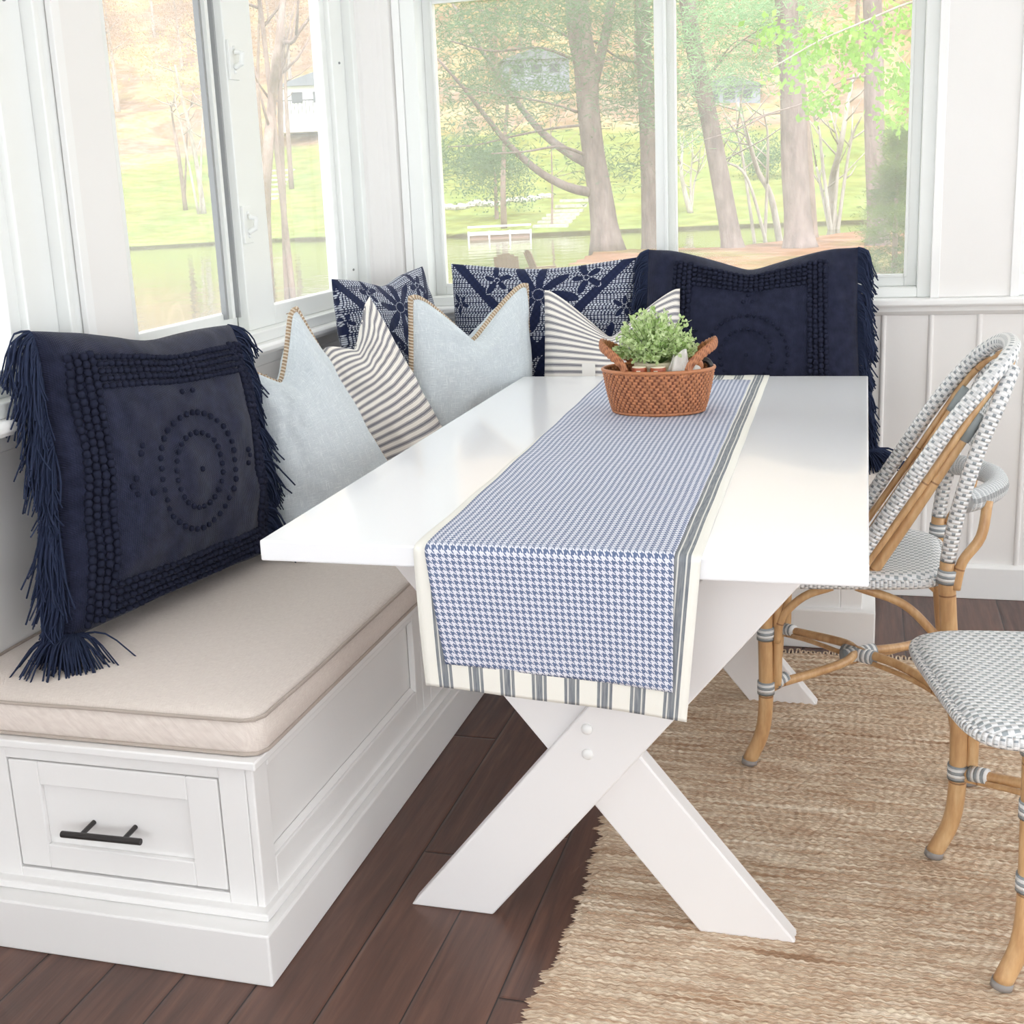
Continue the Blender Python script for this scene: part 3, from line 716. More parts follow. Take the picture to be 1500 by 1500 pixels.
# ------------------------------------------------------------------ table
tb=empty('dining_table',(-.5,.9,0));tag(tb,'long white gloss dining table on crossed X legs','table')
TL_=1.795
m=MB();m.box(-1,0,0,TL_,.723,.76);ch(m.build('tabletop',M['table'],bev=.0035),tb)
def xleg(yf,sgn):
    """near end: sgn=+1 front board lies toward the camera"""
    th=.040;y0=yf;y1=yf+th*sgn
    foot=[(-.819,0),(-.657,0)];
    top=.723
    # front board from lower left to upper right
    dx=(-.118-(-.657))/(.662);  # slope along the board's right edge
    dx=.815
    A=[(-.819,0),(-.657,0),(-.657+dx*top,top),(-.819+dx*top,top)]
    o=MB();o.prism(A,'y',min(y0,y1),max(y0,y1));l1=ch(o.build('leg',M['tleg'],bev=.0035),tb)
    yb0,yb1=(y0+th*.55*sgn,y0+th*1.6*sgn)
    B=[(-.10,0),(-.27,0),(-.27-dx*top,top),(-.10-dx*top,top)]
    o=MB();o.prism(B[::-1],'y',min(yb0,yb1)+.0,max(yb0,yb1));l2=ch(o.build('leg',M['tleg'],bev=.0035),tb)
    for z in (.394,.346):
        b=MB();b.ball((-.466,y0-.001*sgn,z),.0105,(1,.6,1),14,8)
        bo=b.build('bolt_cap',M['trim'],smooth=True);bo.parent=l1;bo.matrix_parent_inverse=Matrix.Translation(tb.location).inverted().inverted() if False else l1.matrix_parent_inverse.copy()
        bo.matrix_parent_inverse=Matrix.Identity(4)
xleg(.138,1);xleg(1.28,-1)
m=MB();m.box(-.50,-.44,.19,1.23,.40,.44);ch(m.build('stretcher_beam',M['tleg'],bev=.003),tb)
for yy in (.13,1.20):
    m=MB();m.box(-.86,-.10,yy+.01,yy+.07,.69,.7235);ch(m.build('cleat',M['tleg'],bev=.003),tb)
# ------------------------------------------------------------------ runner and houndstooth cloth
def cloth(name,mat,xl,xr,yl0,y1,z,drop_l,drop_r,label,cat,thick=.0022,skew=0,front=-.004,wav=.003):
    # path along v: from far end on the table to near edge, over it and down
    nu=40;rows=[]
    L0=y1;ts=[]
    U=np.linspace(0,1,nu);P=[];UV=[]
    prof=[]
    for y in np.linspace(y1,.012,60): prof.append(('t',y))
    for a in np.linspace(0,1,7)[1:]: prof.append(('c',a))
    for d in np.linspace(0,1,40)[1:]: prof.append(('d',d))
    for k,val in prof:
        row=[];ru=[]
        for u in U:
            f=0
            drop=drop_l+(drop_r-drop_l)*u
            if k=='t':
                t=1-(val/y1);X=(xl[0]+(xl[1]-xl[0])*t)*(1-u)+(xr[0]+(xr[1]-xr[0])*t)*u
                zz=z+.0009*math.sin(val*23+u*3)+.0006*math.sin(u*30);Y=val;s=-val
            elif k=='c':
                X=xl[1]*(1-u)+xr[1]*u;a=val*PI/2;Y=.012-(.012-front)*math.sin(a);zz=z-.010*(1-math.cos(a));s=.0+.014*val
            else:
                w=wav*val*math.sin(u*9+1.2)+.005*val*math.sin(u*4)
                X=(xl[1]+(xl[2]-xl[1])*val)*(1-u)+(xr[1]+(xr[2]-xr[1])*val)*u
                Y=front+w-.004*math.sin(val*3);zz=z-.010-drop*val;s=.014+drop*val
            row.append((X,Y,zz));ru.append((u*(xr[1]-xl[1]),-s))
        P.append(row);UV.append(ru)
    m=MB();m.grid(np.array(P),np.array(UV))
    o=m.build(name,mat,smooth=True);s=o.modifiers.new('solid','SOLIDIFY');s.thickness=thick;s.offset=1
    # fix orientation so thickness grows outward
    tag(o,label,cat);return o
cloth('table_runner',M['runner'],(-.727,-.718,-.711),(-.270,-.248,-.271),0,TL_-.0,.7612,.235,.262,'cream linen table runner with grey stripes draped over the near table edge','runner',.0016,front=-.004)
cloth('tea_towel',M['hound'],(-.735,-.697,-.672),(-.314,-.289,-.292),0,1.70,.7640,.195,.215,'blue and white houndstooth cloth lying on top of the cream runner','cloth',.0016,front=-.0075,wav=.002)
# ------------------------------------------------------------------ basket
BC=np.array([-.497,1.20,.7665])
bk=empty('wicker_basket',BC.tolist());tag(bk,'oval brown woven wicker basket with two loop handles on the runner','basket')
def basket():
    a0,b0,a1,b1,Hh=.110,.077,.136,.097,.108
    nU,nV=420,80;P=np.zeros((nU,nV,3));C=np.zeros((nU,nV,3))
    c_hi=np.array(srgb(190,126,86)[:3]);c_lo=np.array(srgb(112,62,42)[:3])
    for i in range(nU):
        th=2*PI*i/nU
        for j in range(nV):
            t=j/(nV-1);a=a0+(a1-a0)*t**.7;b=b0+(b1-b0)*t**.7
            row=t*15;k=int(row);fr=row-k
            ph=(th*50/(2*PI)*2+k*1.25)
            s=math.sin(ph*PI);w=abs(math.sin(PI*fr))
            bump=.0032*w*(.45+.55*s)
            f=w*(.5+.5*s)
            P[i,j]=((a+bump)*math.cos(th),(b+bump)*math.sin(th),t*Hh+(.006*(math.cos(2*th)) if t>.95 else 0)*0)
            low_spot=1 if s<-.55 else 0  # darker brown at the low points of the weave
            C[i,j]=c_lo if low_spot else c_hi*(.88+.12*math.sin(k*7.1+i*.3))
    m=MB();m.grid(P,wrapu=True)
    Pi=P[::-1].copy();th=np.arctan2(P[:,:,1],P[:,:,0])
    Pi[:,:,:2]*=.94;m.grid(Pi,wrapu=True)
    # base
    base=[(a0*.99*math.cos(2*PI*i/48),b0*.99*math.sin(2*PI*i/48),.004) for i in range(48)]
    m.add(base,[list(range(48))])
    cc=np.concatenate([C.reshape(-1,3),C[::-1].reshape(-1,3)*.9,np.tile(c_hi*.8,(48,1))])
    m.build('basket_body',M['wicker'],bk,smooth=True,col=cc)
    r=MB()
    th=np.linspace(0,2*PI,90,endpoint=False)
    r.tube(np.stack([a1*1.0*np.cos(th),b1*1.0*np.sin(th),np.full(90,Hh)],1),.0045,8,closed=True)
    r.tube(np.stack([a0*1.0*np.cos(th),b0*1.0*np.sin(th),np.full(90,.004)],1),.004,8,closed=True)
    r.build('rim',M['wicker_rim'],bk,smooth=True)
    for s in (-1,1):
        # loop handle: broad woven band arching over the end of the oval
        n=60;m=MB();P=[];C2=[]
        for i in range(n+1):
            t=i/n;an=(t-.5)*2.05
            X=s*a1*math.cos(an)*(1.0+.02*math.sin(PI*t));Y=b1*1.02*math.sin(an)
            zz=Hh+.064*math.sin(PI*t)**.55
            row=[]
            for j in range(13):
                q=j/12*2*PI
                out=.0055*math.cos(q);vert=.0135*math.sin(q)
                bmp=1+.14*math.sin(i*1.9+j*2.1)
                row.append((X+s*out*bmp,Y,zz+vert*bmp-.004));C2.append((c_hi if math.sin(i*1.9+j*2.1)>-.45 else c_lo))
            P.append(row)
        m.grid(np.array(P));m.build('handle',M['wicker'],bk,smooth=True,col=np.array(C2))
basket();bk.rotation_euler.z=.10
# potted plant in the basket
pl=empty('potted_plant',(BC[0]-.01,BC[1]+.022,BC[2]+.045));tag(pl,'bushy light green faux boxwood plant standing in the wicker basket','plant')
m=MB();th=np.linspace(0,2*PI,32,endpoint=False)
prof=[(.0,.0),(.040,.0),(.048,.04),(.053,.075),(.050,.078),(.046,.07),(0,.068)]
P=np.array([[(r*math.cos(t),r*math.sin(t),z) for r,z in prof] for t in th]);m.grid(P,wrapu=True);m.build('pot',M['shaker_cream'],pl,smooth=True)
rnd=random.Random(11)
leafV=[];leafF=[];mS=MB()
def add_leaf(m,P,d,s,nr):
    d=np.array(d)/np.linalg.norm(d);x=np.cross(d,nr);x/=np.linalg.norm(x)+1e-9;n2=np.cross(x,d)
    V=[P,P+d*s*.35+x*s*.3+n2*s*.06,P+d*s*.75+x*s*.26,P+d*s,P+d*s*.75-x*s*.26,P+d*s*.35-x*s*.3+n2*s*.06]
    m.add(V,[(0,1,5),(1,2,4,5),(2,3,4)])
mL=MB()
for i in range(170):
    th_=rnd.uniform(0,2*PI);ph=math.acos(rnd.uniform(-.12,1))
    D=np.array([math.sin(ph)*math.cos(th_),math.sin(ph)*math.sin(th_),math.cos(ph)])
    R=rnd.uniform(.082,.100)*(1+.16*D[2])
    base=np.array([D[0]*.012,D[1]*.012,.07]);tip=np.array([0,0,.095])+D*R*np.array([1.0,.95,.98])
    mid=(base+tip)/2+np.array([0,0,.01]);pth=bez([base,mid,tip],8);mS.tube(pth,.0007,3,caps=False)
    for k in range(3,9):
        c=pth[k]
        for q in range(3):
            dd=D*.6+np.array([rnd.gauss(0,.7),rnd.gauss(0,.7),rnd.gauss(0,.7)])
            add_leaf(mL,c,dd,rnd.uniform(.009,.014),np.array([rnd.gauss(0,1),rnd.gauss(0,1),rnd.gauss(0,1)]))
mL.build('foliage',M['leaf'],pl);mS.build('stem',M['stem'],pl)
# things in the basket
def jar(x,y,z,tilt,label,h=.05,r=.019):
    t=empty('shaker',(BC[0]+x,BC[1]+y,BC[2]+z));tag(t,label,'shaker')
    m=MB();a=np.linspace(0,2*PI,28,endpoint=False)
    pr=[(0,0),(r*.9,0),(r,.003),(r,h*.9),(r*.93,h)]
    m.grid(np.array([[(q*math.cos(t_),q*math.sin(t_),zz) for q,zz in pr] for t_ in a]),wrapu=True);m.build('shaker_body',M['shaker'],t,smooth=True)
    m=MB();pr=[(r*.93,h),(r*.9,h+.002),(r*.4,h+.0035),(0,h+.0035)]
    m.grid(np.array([[(q*math.cos(t_),q*math.sin(t_),zz) for q,zz in pr] for t_ in a]),wrapu=True);m.build('shaker_top',M['shaker_cream'],t,smooth=True)
    m=MB();m.box(-r*.5,-r*.0,-r-.0006,-r*.8,.008,h*.88);m.build('shaker_label',M['shaker_cream'],t)
    t.rotation_euler=tilt;return t
jar(-.037,-.058,.068,(.0,0,.3),'small brown shaker with cream lid, left one inside the basket')
jar(.009,-.060,.068,(.0,0,.1),'small brown shaker with cream lid, right one inside the basket')
def napkin():
    nU,nV=40,30;P=np.zeros((nU,nV,3))
    for i in range(nU):
        for j in range(nV):
            u=i/(nU-1)*2-1;v=j/(nV-1)
            r=.034*(1-.55*v)*(1+.12*math.sin(u*7+v*4));a=u*2.2
            P[i,j]=(r*math.sin(a)+.01*v,-r*math.cos(a)*.55+.004*math.sin(u*9),.085*v+.01*math.sin(a*1.5)*v)
    m=MB();m.grid(P,np.stack(np.meshgrid(np.linspace(0,.1,nU),np.linspace(0,.1,nV),indexing='ij'),-1))
    o=m.build('napkin',M['cloth'],smooth=True);o.location=(BC[0]+.048,BC[1]-.035,BC[2]+.065)
    s=o.modifiers.new('solid','SOLIDIFY');s.thickness=.002
    tag(o,'crumpled white cloth napkin tucked in the wicker basket','napkin')
napkin()
t=empty('napkin_ring',(BC[0]+.088,BC[1]-.018,BC[2]+.108));tag(t,'brown woven napkin ring at the right end inside the basket','napkin ring')
m=MB();th=np.linspace(0,2*PI,28,endpoint=False);m.tube(np.stack([.022*np.cos(th),np.full(28,0.),.016*np.sin(th)],1),.006,8,closed=True,flat=1.4);m.build('ring',M['wicker_rim'],t,smooth=True)
m=MB();m.tube([(0,-.014,-.003),(0,.02,.002)],.012,10);m.build('rolled_cloth',M['cloth'],t,smooth=True)
t.rotation_euler=(0,-.5,.7)
m=MB();m.tube(bez([(-.015,0,-.04),(0,0,0),(.012,0,.012),(.024,0,.002),(.026,0,-.02)],16),.007,10)
o=m.build('sunglasses_case',M['black'],smooth=True);o.location=(BC[0]+.10,BC[1]+.02,BC[2]+.112);tag(o,'small black curved case showing through the right basket handle','case')
# ------------------------------------------------------------------ rug
def rug():
    x0,x1,y0,y1=-.515,1.3,-.8,1.575;dx,dy=.0042,.0031
    nx=int((x1-x0)/dx);ny=int((y1-y0)/dy)
    X=np.linspace(x0,x1,nx);Y=np.linspace(y0,y1,ny)
    rp=.0100
    row=np.floor((Y-y0)/rp);fr=((Y-y0)/rp)%1
    rr=np.random.default_rng(3);rph=rr.random(int(row.max())+2)*6;edge=rr.normal(0,.006,int(row.max())+2);pit=.0165*(1+.25*rr.random(int(row.max())+2))
    GX,GY=np.meshgrid(X,Y,indexing='ij');ri=row.astype(int)[None,:].repeat(nx,0)
    amp=np.array([noise.noise(Vector((i*.35,0,0))) for i in range(int(row.max())+2)])*.0014+.0036
    h=.004+np.abs(np.sin(PI*fr))[None,:]**.7*(amp[ri]+.0017*np.sin(2*PI*GX/pit[ri]+rph[ri])+.0008*np.sin(2*PI*GX/(pit[ri]*2.7)+rph[ri]*2))
    # left edge loops: each row ends a little differently
    wave=.010*np.sin(Y*9)+.004*np.sin(Y*31)
    t=np.clip(1-(GX-x0)/.05,0,1)
    GX=GX+t*(edge[ri]+wave[None,:]-.004*np.cos(2*PI*fr)[None,:])
    te=np.clip(1-(y1-GY)/.03,0,1);GY=GY+te*.006*np.sin(GX*40)
    h*=np.clip((np.arange(nx)/3),0,1)[:,None]
    h[0,:]=0;h[:,0]=0;h[:,-1]=0
    P=np.stack([GX,GY,h+.001],-1)
    m=MB();m.grid(P);o=m.build('area_rug',M['rug'],smooth=True)
    tag(o,'natural jute woven rug in streaky tan under table and chairs','rug')
    # looped fringe on the far edge
    m=MB();rnd=random.Random(5);x=x0+.005
    while x<x1:
        l=rnd.uniform(.012,.03);m.tube(bez([(x,y1-.005,.004),(x+.002,y1+l,.006),(x+.010,y1+l*.9,.006),(x+.011,y1-.005,.004)],9),.0026,5,caps=False);x+=rnd.uniform(.012,.02)
    m.build('edge_loops',M['rug'],o,smooth=True)
rug()
# ------------------------------------------------------------------ rattan chairs
def binds(parent,P0,P1,r,w=.028):
    m=MB();P0=np.array(P0,float);P1=np.array(P1,float);m.tube([P0,(P0+P1)/2,P1],r,14,flat=1)
    return m.build('binding',M['bind'],parent,smooth=True)
def make_chair():
    c=empty('rattan_chair')
    # woven seat: rounded trapezoid pad
    n=48;k=20;P=np.zeros((n,k,3))
    def outl(a):
        # superellipse with wider front (-x)
        ca,sa=math.cos(a),math.sin(a);e=.36
        x=abs(ca)**e*(1 if ca>0 else -1);y=abs(sa)**e*(1 if sa>0 else -1)
        X=-.052+x*.24;wd=.25-.055*(x+1)/2-.02*(x<0)*0
        return X,y*wd
    prof=[(0.0,-.016),(.5,-.018),(.93,-.018),(.985,-.012),(1.0,-.002),(.99,.008),(.96,.014),(.90,.0175),(.8,.017),(.6,.013),(.4,.010),(.2,.008),(.0,.007)]
    P=np.array([[ (lambda X,Y:(X*s+(-.05)*(1-s),Y*s,.452+dz))(*outl(2*PI*i/96)) for s,dz in prof] for i in range(96)])
    m=MB();m.grid(P,P[:,:,:2],wrapu=True);m.build('seat',M['weave'],c,smooth=True)
    # wrapped rim
    rim=np.array([(lambda X,Y:(X,Y,.452))(*outl(2*PI*i/96)) for i in range(96)])
    rim[:,2]-=.003
    m=MB();m.tube(rim,.0105,10,closed=True);m.build('seat_rim',M['wrap'],c,smooth=True)
    for sy in (-1,1):
        y=sy*.198
        # front leg: straight then kicks forward at the foot
        pts=[(-.195,y,.445),(-.192,y,.30),(-.190,y,.16),(-.198,y*1.02,.08),(-.225,y*1.05,.012)]
        m=MB();m.tube(bez(pts,24),.0165,14);l=m.build('leg',M['bamboo'],c,smooth=True)
        m=MB();m.tube([(-.226,y*1.05,.004),(-.224,y*1.05,.016)],.018,14);m.build('glide',M['rubber'],l,smooth=True)
        binds(l,(-.192,y,.305),(-.192,y,.335),.0195);binds(l,(-.190,y,.175),(-.190,y,.205),.0195);binds(l,(-.195,y,.415),(-.195,y,.437),.0195)
        # doubled pole beside it and curved brace
        m=MB();m.tube(bez([(-.166,y*.97,.44),(-.166,y*.97,.22),(-.170,y*.97,.20)],10),.011,10);m.build('inner_pole',M['bamboo'],c,smooth=True)
        m=MB();m.tube(bez([(-.168,y,.30),(-.155,y,.36),(-.11,y,.41),(-.05,y,.436)],16),.009,10);m.build('brace',M['bamboo'],c,smooth=True)
        # rear leg
        pts=[(.185,y*.93,.47),(.195,y*.95,.34),(.212,y,.18),(.245,y*1.08,.012)]
        m=MB();m.tube(bez(pts,24),.018,14);l=m.build('leg',M['bamboo'],c,smooth=True)
        m=MB();m.tube([(.246,y*1.08,.004),(.244,y*1.08,.016)],.0195,14);m.build('glide',M['rubber'],l,smooth=True)
        binds(l,(.185,y*.93,.452),(.187,y*.935,.482),.0205)
        m=MB();m.tube(bez([(.203,y*.96,.30),(.17,y*.94,.33),(.10,y*.96,.40),(.0,y*.97,.437)],18),.0095,10);m.build('brace',M['bamboo'],c,smooth=True)
        # wrapped rear post above the leg and the second pole behind it
        m=MB();m.tube(bez([(.186,y*.93,.50),(.20,y*.94,.60),(.235,y*.92,.74),(.272,y*.86,.84),(.30,y*.62,.905)],30),.0165,12);m.build('back_post',M['wrap'],c,smooth=True)
        m=MB();m.tube([(.184,y*.93,.46),(.186,y*.93,.505)],.0155,12);m.build('post_foot',M['bamboo'],c,smooth=True)
        m=MB();m.tube(bez([(.203,y*.96,.44),(.215,y*.94,.50),(.250,y*.9,.555),(.262,y*.82,.63)],16),.011,10);m.build('hoop_pole',M['bamboo'],c,smooth=True)
        # bamboo liner poles inside the arm hoop, with grey wrapped tops
        m=MB();m.tube(bez([(.015,y*.84,.43),(.12,y*.82,.61),(.222,y*.80,.79)],14),.0125,12);m.build('arm_pole',M['bamboo'],c,smooth=True)
        m=MB();m.tube([(.205,y*.803,.76),(.225,y*.80,.795),(.238,y*.80,.815)],.0155,12);m.build('pole_wrap',M['grey_wrap'],c,smooth=True)
        m=MB();m.tube(bez([(-.01,y*.92,.435),(.12,y*.90,.645),(.235,y*.86,.835),(.29,y*.62,.895),(.305,y*.3,.915)],30),.008,8);m.build('liner_cane',M['bamboo'],c,smooth=True)
    # the long hoop that sweeps from the seat sides up over the back
    half=[(-.035,-.19,.44),(.02,-.19,.53),(.10,-.188,.665),(.18,-.183,.795),(.245,-.17,.88),(.288,-.12,.925),(.305,-.05,.94)]
    full=half+[(x,-y,z) for x,y,z in half[::-1]]
    m=MB();m.tube(bez(full,90),.0185,14,flat=.9);m.build('arm_hoop',M['wrap'],c,smooth=True)
    # back panel
    nU,nV=30,16;P=np.zeros((nU,nV,3))
    for i in range(nU):
        for j in range(nV):
            v=j/(nV-1);z=.70+.21*v;u=(i/(nU-1)*2-1);w=.178*(1-.0*v) if v<.55 else .178*math.sqrt(max(.02,1-((v-.55)/.47)**2))
            P[i,j]=(.222+(.075)*v+.028*(1-u*u),u*w,z)
    m=MB();m.grid(P,np.stack([P[:,:,1],P[:,:,2]],-1));o=m.build('back_panel',M['weave'],c,smooth=True);s=o.modifiers.new('solid','SOLIDIFY');s.thickness=.010
    # low curved lumbar band
    m=MB();m.tube(bez([(.215,-.18,.63),(.245,-.15,.632),(.285,-.07,.634),(.293,0,.635),(.285,.07,.634),(.245,.15,.632),(.215,.18,.63)],48),.024,14,flat=1);m.build('lumbar_band',M['weave'],c,smooth=True)
    # crossing stretchers
    def st(a,b,dz):
        m=MB();m.tube(bez([(*a,.19),((a[0]*.45+b[0]*.55)*.5+a[0]*.25,(a[1])*.35,.205+dz),(.01,0,.211+dz),(b[0]*.5,b[1]*.35,.205+dz),(*b,.19)],30),.0105,10)
        m.tube(bez([(a[0],a[1],.176),((a[0])*.6,(a[1])*.55,.190+dz),(a[0]*.2,a[1]*.2,.192+dz),(.01,b[1]*.0,.192+dz),(b[0]*.6,b[1]*.55,.190+dz),(*b,.176)],26),.006,8)
        return m.build('stretcher',M['bamboo'],c,smooth=True)
    s1=st((-.19,-.198),(.212,.198),0);s2=st((-.19,.198),(.212,-.198),.004)
    m=MB();m.tube([(-.025,-.02,.205),(.045,.025,.209)],.0175,12);m.tube([(-.025,.02,.205),(.045,-.025,.209)],.0175,12);m.build('binding',M['bind'],s1,smooth=True)
    for sy in (-1,1):
        binds(s1 if sy<0 else s2,(-.172,sy*.18,.194),(-.148,sy*.156,.199),.0155)
    return c
ca=make_chair();ca.location=(-.018,1.055,.006);tag(ca,'rattan bistro chair with white woven back, pushed under the far right side of table','chair','rattan chairs along the right side of the table')
cb=copy_tree(ca);cb.location=(.405,.352,.006);cb.rotation_euler.z=.21;tag(cb,'rattan bistro chair nearest the camera, its woven seat cut by the right frame edge','chair')
# ------------------------------------------------------------------ outdoors
def az(px): return .30+math.atan((701-px)/1852)
AN=[-3.2,-.6,-.03,.006,.06,.10,.20,.215,.235,.27,.30,.6,3.2]
RN=[46,46,46,46,42,39.5,40.5,36,32,30,24,14,14]
def r_near(a): return float(np.interp(a,AN,RN))
def r_far(a): return float(np.interp(a,[-.6,-.05,-.02,.25,.45,3],[46,46,57,57,66,66]))
def ground(x,y):
    dx,dy=x-CAM[0],y-CAM[1];r=math.hypot(dx,dy);a=math.atan2(-dx,dy)
    rn,rf=r_near(a),r_far(a)
    nz=noise.noise(Vector((x*.12,y*.12,0)))
    lawn=lambda q:-1.0+.085*(q)+.0011*q*q
    zn=-.9+.03*nz
    q=r-rf
    if q>0:
        if q<45: z=lawn(q)+.25*nz*min(1,q/8)
        else: z=lawn(45)+(q-45)*.30+.0006*(q-45)**2*.5+.8*nz
    elif r<rn: z=zn
    else: z=-1.7
    if r>rn and q<=0:
        t=min((r-rn)/1.6,(-q)/1.2);
        if t<1: z=-.95+(-.75)*t
        if a<-.03: z=-.92
    return z
def terrain():
    A=np.linspace(-.75,1.5,360);Rr=np.concatenate([np.linspace(4,70,200),np.linspace(70.5,130,90)[0:],np.linspace(132,420,60)])
    P=np.zeros((len(A),len(Rr),3));C=np.zeros((len(A),len(Rr),3))
    g1=np.array(srgb(122,150,88)[:3]);g2=np.array(srgb(152,160,98)[:3]);st=np.array(srgb(164,128,114)[:3]);li=np.array(srgb(174,154,138)[:3]);li2=np.array(srgb(184,174,132)[:3]);li3=np.array(srgb(144,122,118)[:3]);mud=np.array(srgb(70,66,48)[:3])
    for i,a in enumerate(A):
        rn,rf=r_near(a),r_far(a)
        for j,r in enumerate(Rr):
            x=CAM[0]-math.sin(a)*r;y=CAM[1]+math.cos(a)*r;P[i,j]=(x,y,ground(x,y))
            n1=.5+.5*noise.noise(Vector((x*.25,y*.25,1)));n2=.5+.5*noise.noise(Vector((x*.9,y*.9,4)));n3=.5+.5*noise.noise(Vector((x*.05,y*.05,9)))
            q=r-rf
            if r<rn+1:
                s=np.clip((n1*.9+.4*n2-.35)*2.2,0,1)*(1 if 26<r<48 else .5);
                if 34<r: s=np.clip(s+.35,0,1)
                c=g1*(1-s)+st*s
            elif q>-1.5:
                gg=g1*(1-n1)+g2*n1
                q0=float(np.interp(a,[.3,.48,.6,.8],[40,42,29,27]));t=np.clip((q-q0+7*(n3-.5)*2+3*(n2-.5))/4,0,1);ll=li*(1-n2)+(li2 if n1>.5 else li3)*n2
                c=gg*(1-t)+ll*t
                if q<.35: c=mud
            else: c=np.array(srgb(110,104,70)[:3])
            C[i,j]=c*(.92+.16*n2)
    m=MB();m.grid(P[::-1]);o=m.build('ground',M['terrain'],smooth=True,col=C[::-1].reshape(-1,3));tag(o,kind='structure')
terrain()
m=MB();n=60;A=np.linspace(-.75,1.5,n);m.grid(np.array([[(CAM[0]-math.sin(a)*r,CAM[1]+math.cos(a)*r,-1.10) for r in (10,25,45,75)] for a in A])[::-1]);o=m.build('pond_water',M['water']);tag(o,'calm greenish pond between the garden and the far lawn','pond',kind='stuff')
def spot(px,r):
    a=az(px);x=CAM[0]-math.sin(a)*r;y=CAM[1]+math.cos(a)*r;return np.array([x,y,ground(x,y)])
def ray(px,py,r):
    """point seen at pixel px,py at horizontal distance r"""
    d=cf_+cr_*((px-700.997)/1852.23)-cu_*((py-718.139)/1852.23);d=d/np.hypot(d[0],d[1]);return CAM+d*r
rnd=random.Random(21)
def wig(P,s,seed):
    r=random.Random(seed);return np.array([p+np.array([r.gauss(0,s),r.gauss(0,s),0]) for p in P])
def needle_clumps(centres,size,n,rs,ln=.32,w=.012,seed=0,flat=.5):
    """tufts of long thin needles around each centre"""
    g=np.random.default_rng(seed);V=[];
    for c in centres:
        k=n;ctr=np.asarray(c)+g.normal(0,1,(k,3))*np.array([size,size,size*flat])*.5
        d=g.normal(0,1,(k,3));d[:,2]=np.abs(d[:,2])*.6;d/=np.linalg.norm(d,axis=1)[:,None]
        s=np.cross(d,g.normal(0,1,(k,3)));s/=np.linalg.norm(s,axis=1)[:,None];L=ln*g.uniform(.6,1.2,(k,1))
        V.append(np.stack([ctr-s*w,ctr+s*w,ctr+d*L],1))
    V=np.concatenate(V).reshape(-1,3);F=np.arange(len(V)).reshape(-1,3);m=MB();m.add(V,F);return m
def leaf_clumps(centres,size,n,ls,seed=0,flat=.7):
    g=np.random.default_rng(seed);V=[]
    for c in centres:
        ctr=np.asarray(c)+g.normal(0,1,(n,3))*np.array([size,size,size*flat])*.5
        d=g.normal(0,1,(n,3));d/=np.linalg.norm(d,axis=1)[:,None];s=np.cross(d,g.normal(0,1,(n,3)));s/=np.linalg.norm(s,axis=1)[:,None];L=ls*g.uniform(.6,1.3,(n,1))
        V.append(np.stack([ctr,ctr+d*L*.5+s*L*.35,ctr+d*L,ctr+d*L*.5-s*L*.35],1))
    V=np.concatenate(V).reshape(-1,3);F=np.arange(len(V)).reshape(-1,4);m=MB();m.add(V,F);return m
def tree(name,label,pts,r,w,branches=(),bark='bark',foliage=None,fmat='needle',fsize=2.2,fn=260,fl=.3,group=None,leaf=False,seed=0,ls=.2,flat=.45):
    """pts: trunk pixels from the foot up; r distance; w widths in pixels; branches [(pixels, w0, w1, dr)]"""
    t=empty(name,ray(*pts[0],r).tolist());base=np.array(t.location);tag(t,label,'tree',group)
    P=np.array([ray(x,y,r) for x,y in pts]);
    gz=ground(P[0][0],P[0][1]);P[0][2]=min(P[0][2],gz+.02)-.12
    k=r/1900;W=np.interp(np.linspace(0,1,30),np.linspace(0,1,len(w)),w)/2*k
    C=bez(P-base,29);W=np.interp(np.linspace(0,1,len(C)),np.linspace(0,1,len(W)),W)
    W[0]*=1.3;W[1]*=1.12
    m=MB();m.tube(C,W,14);m.build('trunk',M[bark],t,smooth=True)
    bl=MB()
    for (bp_,w0,w1,dr) in branches:
        n=len(bp_);Q=np.array([ray(x,y,r+dr*i/(n-1)) for i,(x,y) in enumerate(bp_)])-base
        Q=bez(Q,18);bl.tube(Q,np.linspace(w0,w1,len(Q))/2*k,8)
    if branches: bl.build('branches',M[bark],t,smooth=True)
    if foliage:
        cs=[ray(x,y,r+d)-base for x,y,d in foliage]
        if leaf: fm=leaf_clumps(cs,fsize,fn,ls,seed,flat)
        else: fm=needle_clumps(cs,fsize,fn,0,fl,.016,seed,flat)
        fm.build('foliage',M[fmat],t)
    return t
def scatter(x0,x1,y0,y1,n,seed,dr=3):
    r=random.Random(seed);return [(r.uniform(x0,x1),r.uniform(y0,y1),r.uniform(-dr,dr)) for _ in range(n)]
tree('pine_tree','thick grey pine trunk with long curved low branches, left of the window mullion',[(890,362),(880,290),(870,230),(862,160),(858,100),(848,40),(842,-60)],40,[44,36,32,32,34,34,30],
 [([(868,282),(835,275),(795,255),(750,217),(715,175),(680,130),(640,85)],15,3,-3),([(862,240),(830,222),(795,195),(765,160),(730,110),(690,50),(660,0)],15,4,2),
  ([(857,183),(810,188),(750,200),(700,212),(655,215)],4,1.5,-2),([(862,228),(820,215),(770,222),(720,225)],5,1.5,-3),([(870,120),(885,60),(900,-20)],16,12,0),
  ([(850,165),(800,150),(730,138),(660,125)],4,1.5,-3),([(850,90),(790,70),(720,75),(660,60)],5,2,-2),([(845,60),(780,30),(700,15)],4,2,3),([(870,60),(920,90),(975,80)],4,2,2)],
 foliage=scatter(650,860,0,70,13,1)+scatter(650,760,90,160,7,2)+scatter(660,720,200,240,4,3)+scatter(860,960,0,160,9,4)+scatter(780,860,100,150,3,5)+[(690,235,0),(880,250,2),(910,240,2)],fsize=1.9,fn=420,seed=1)
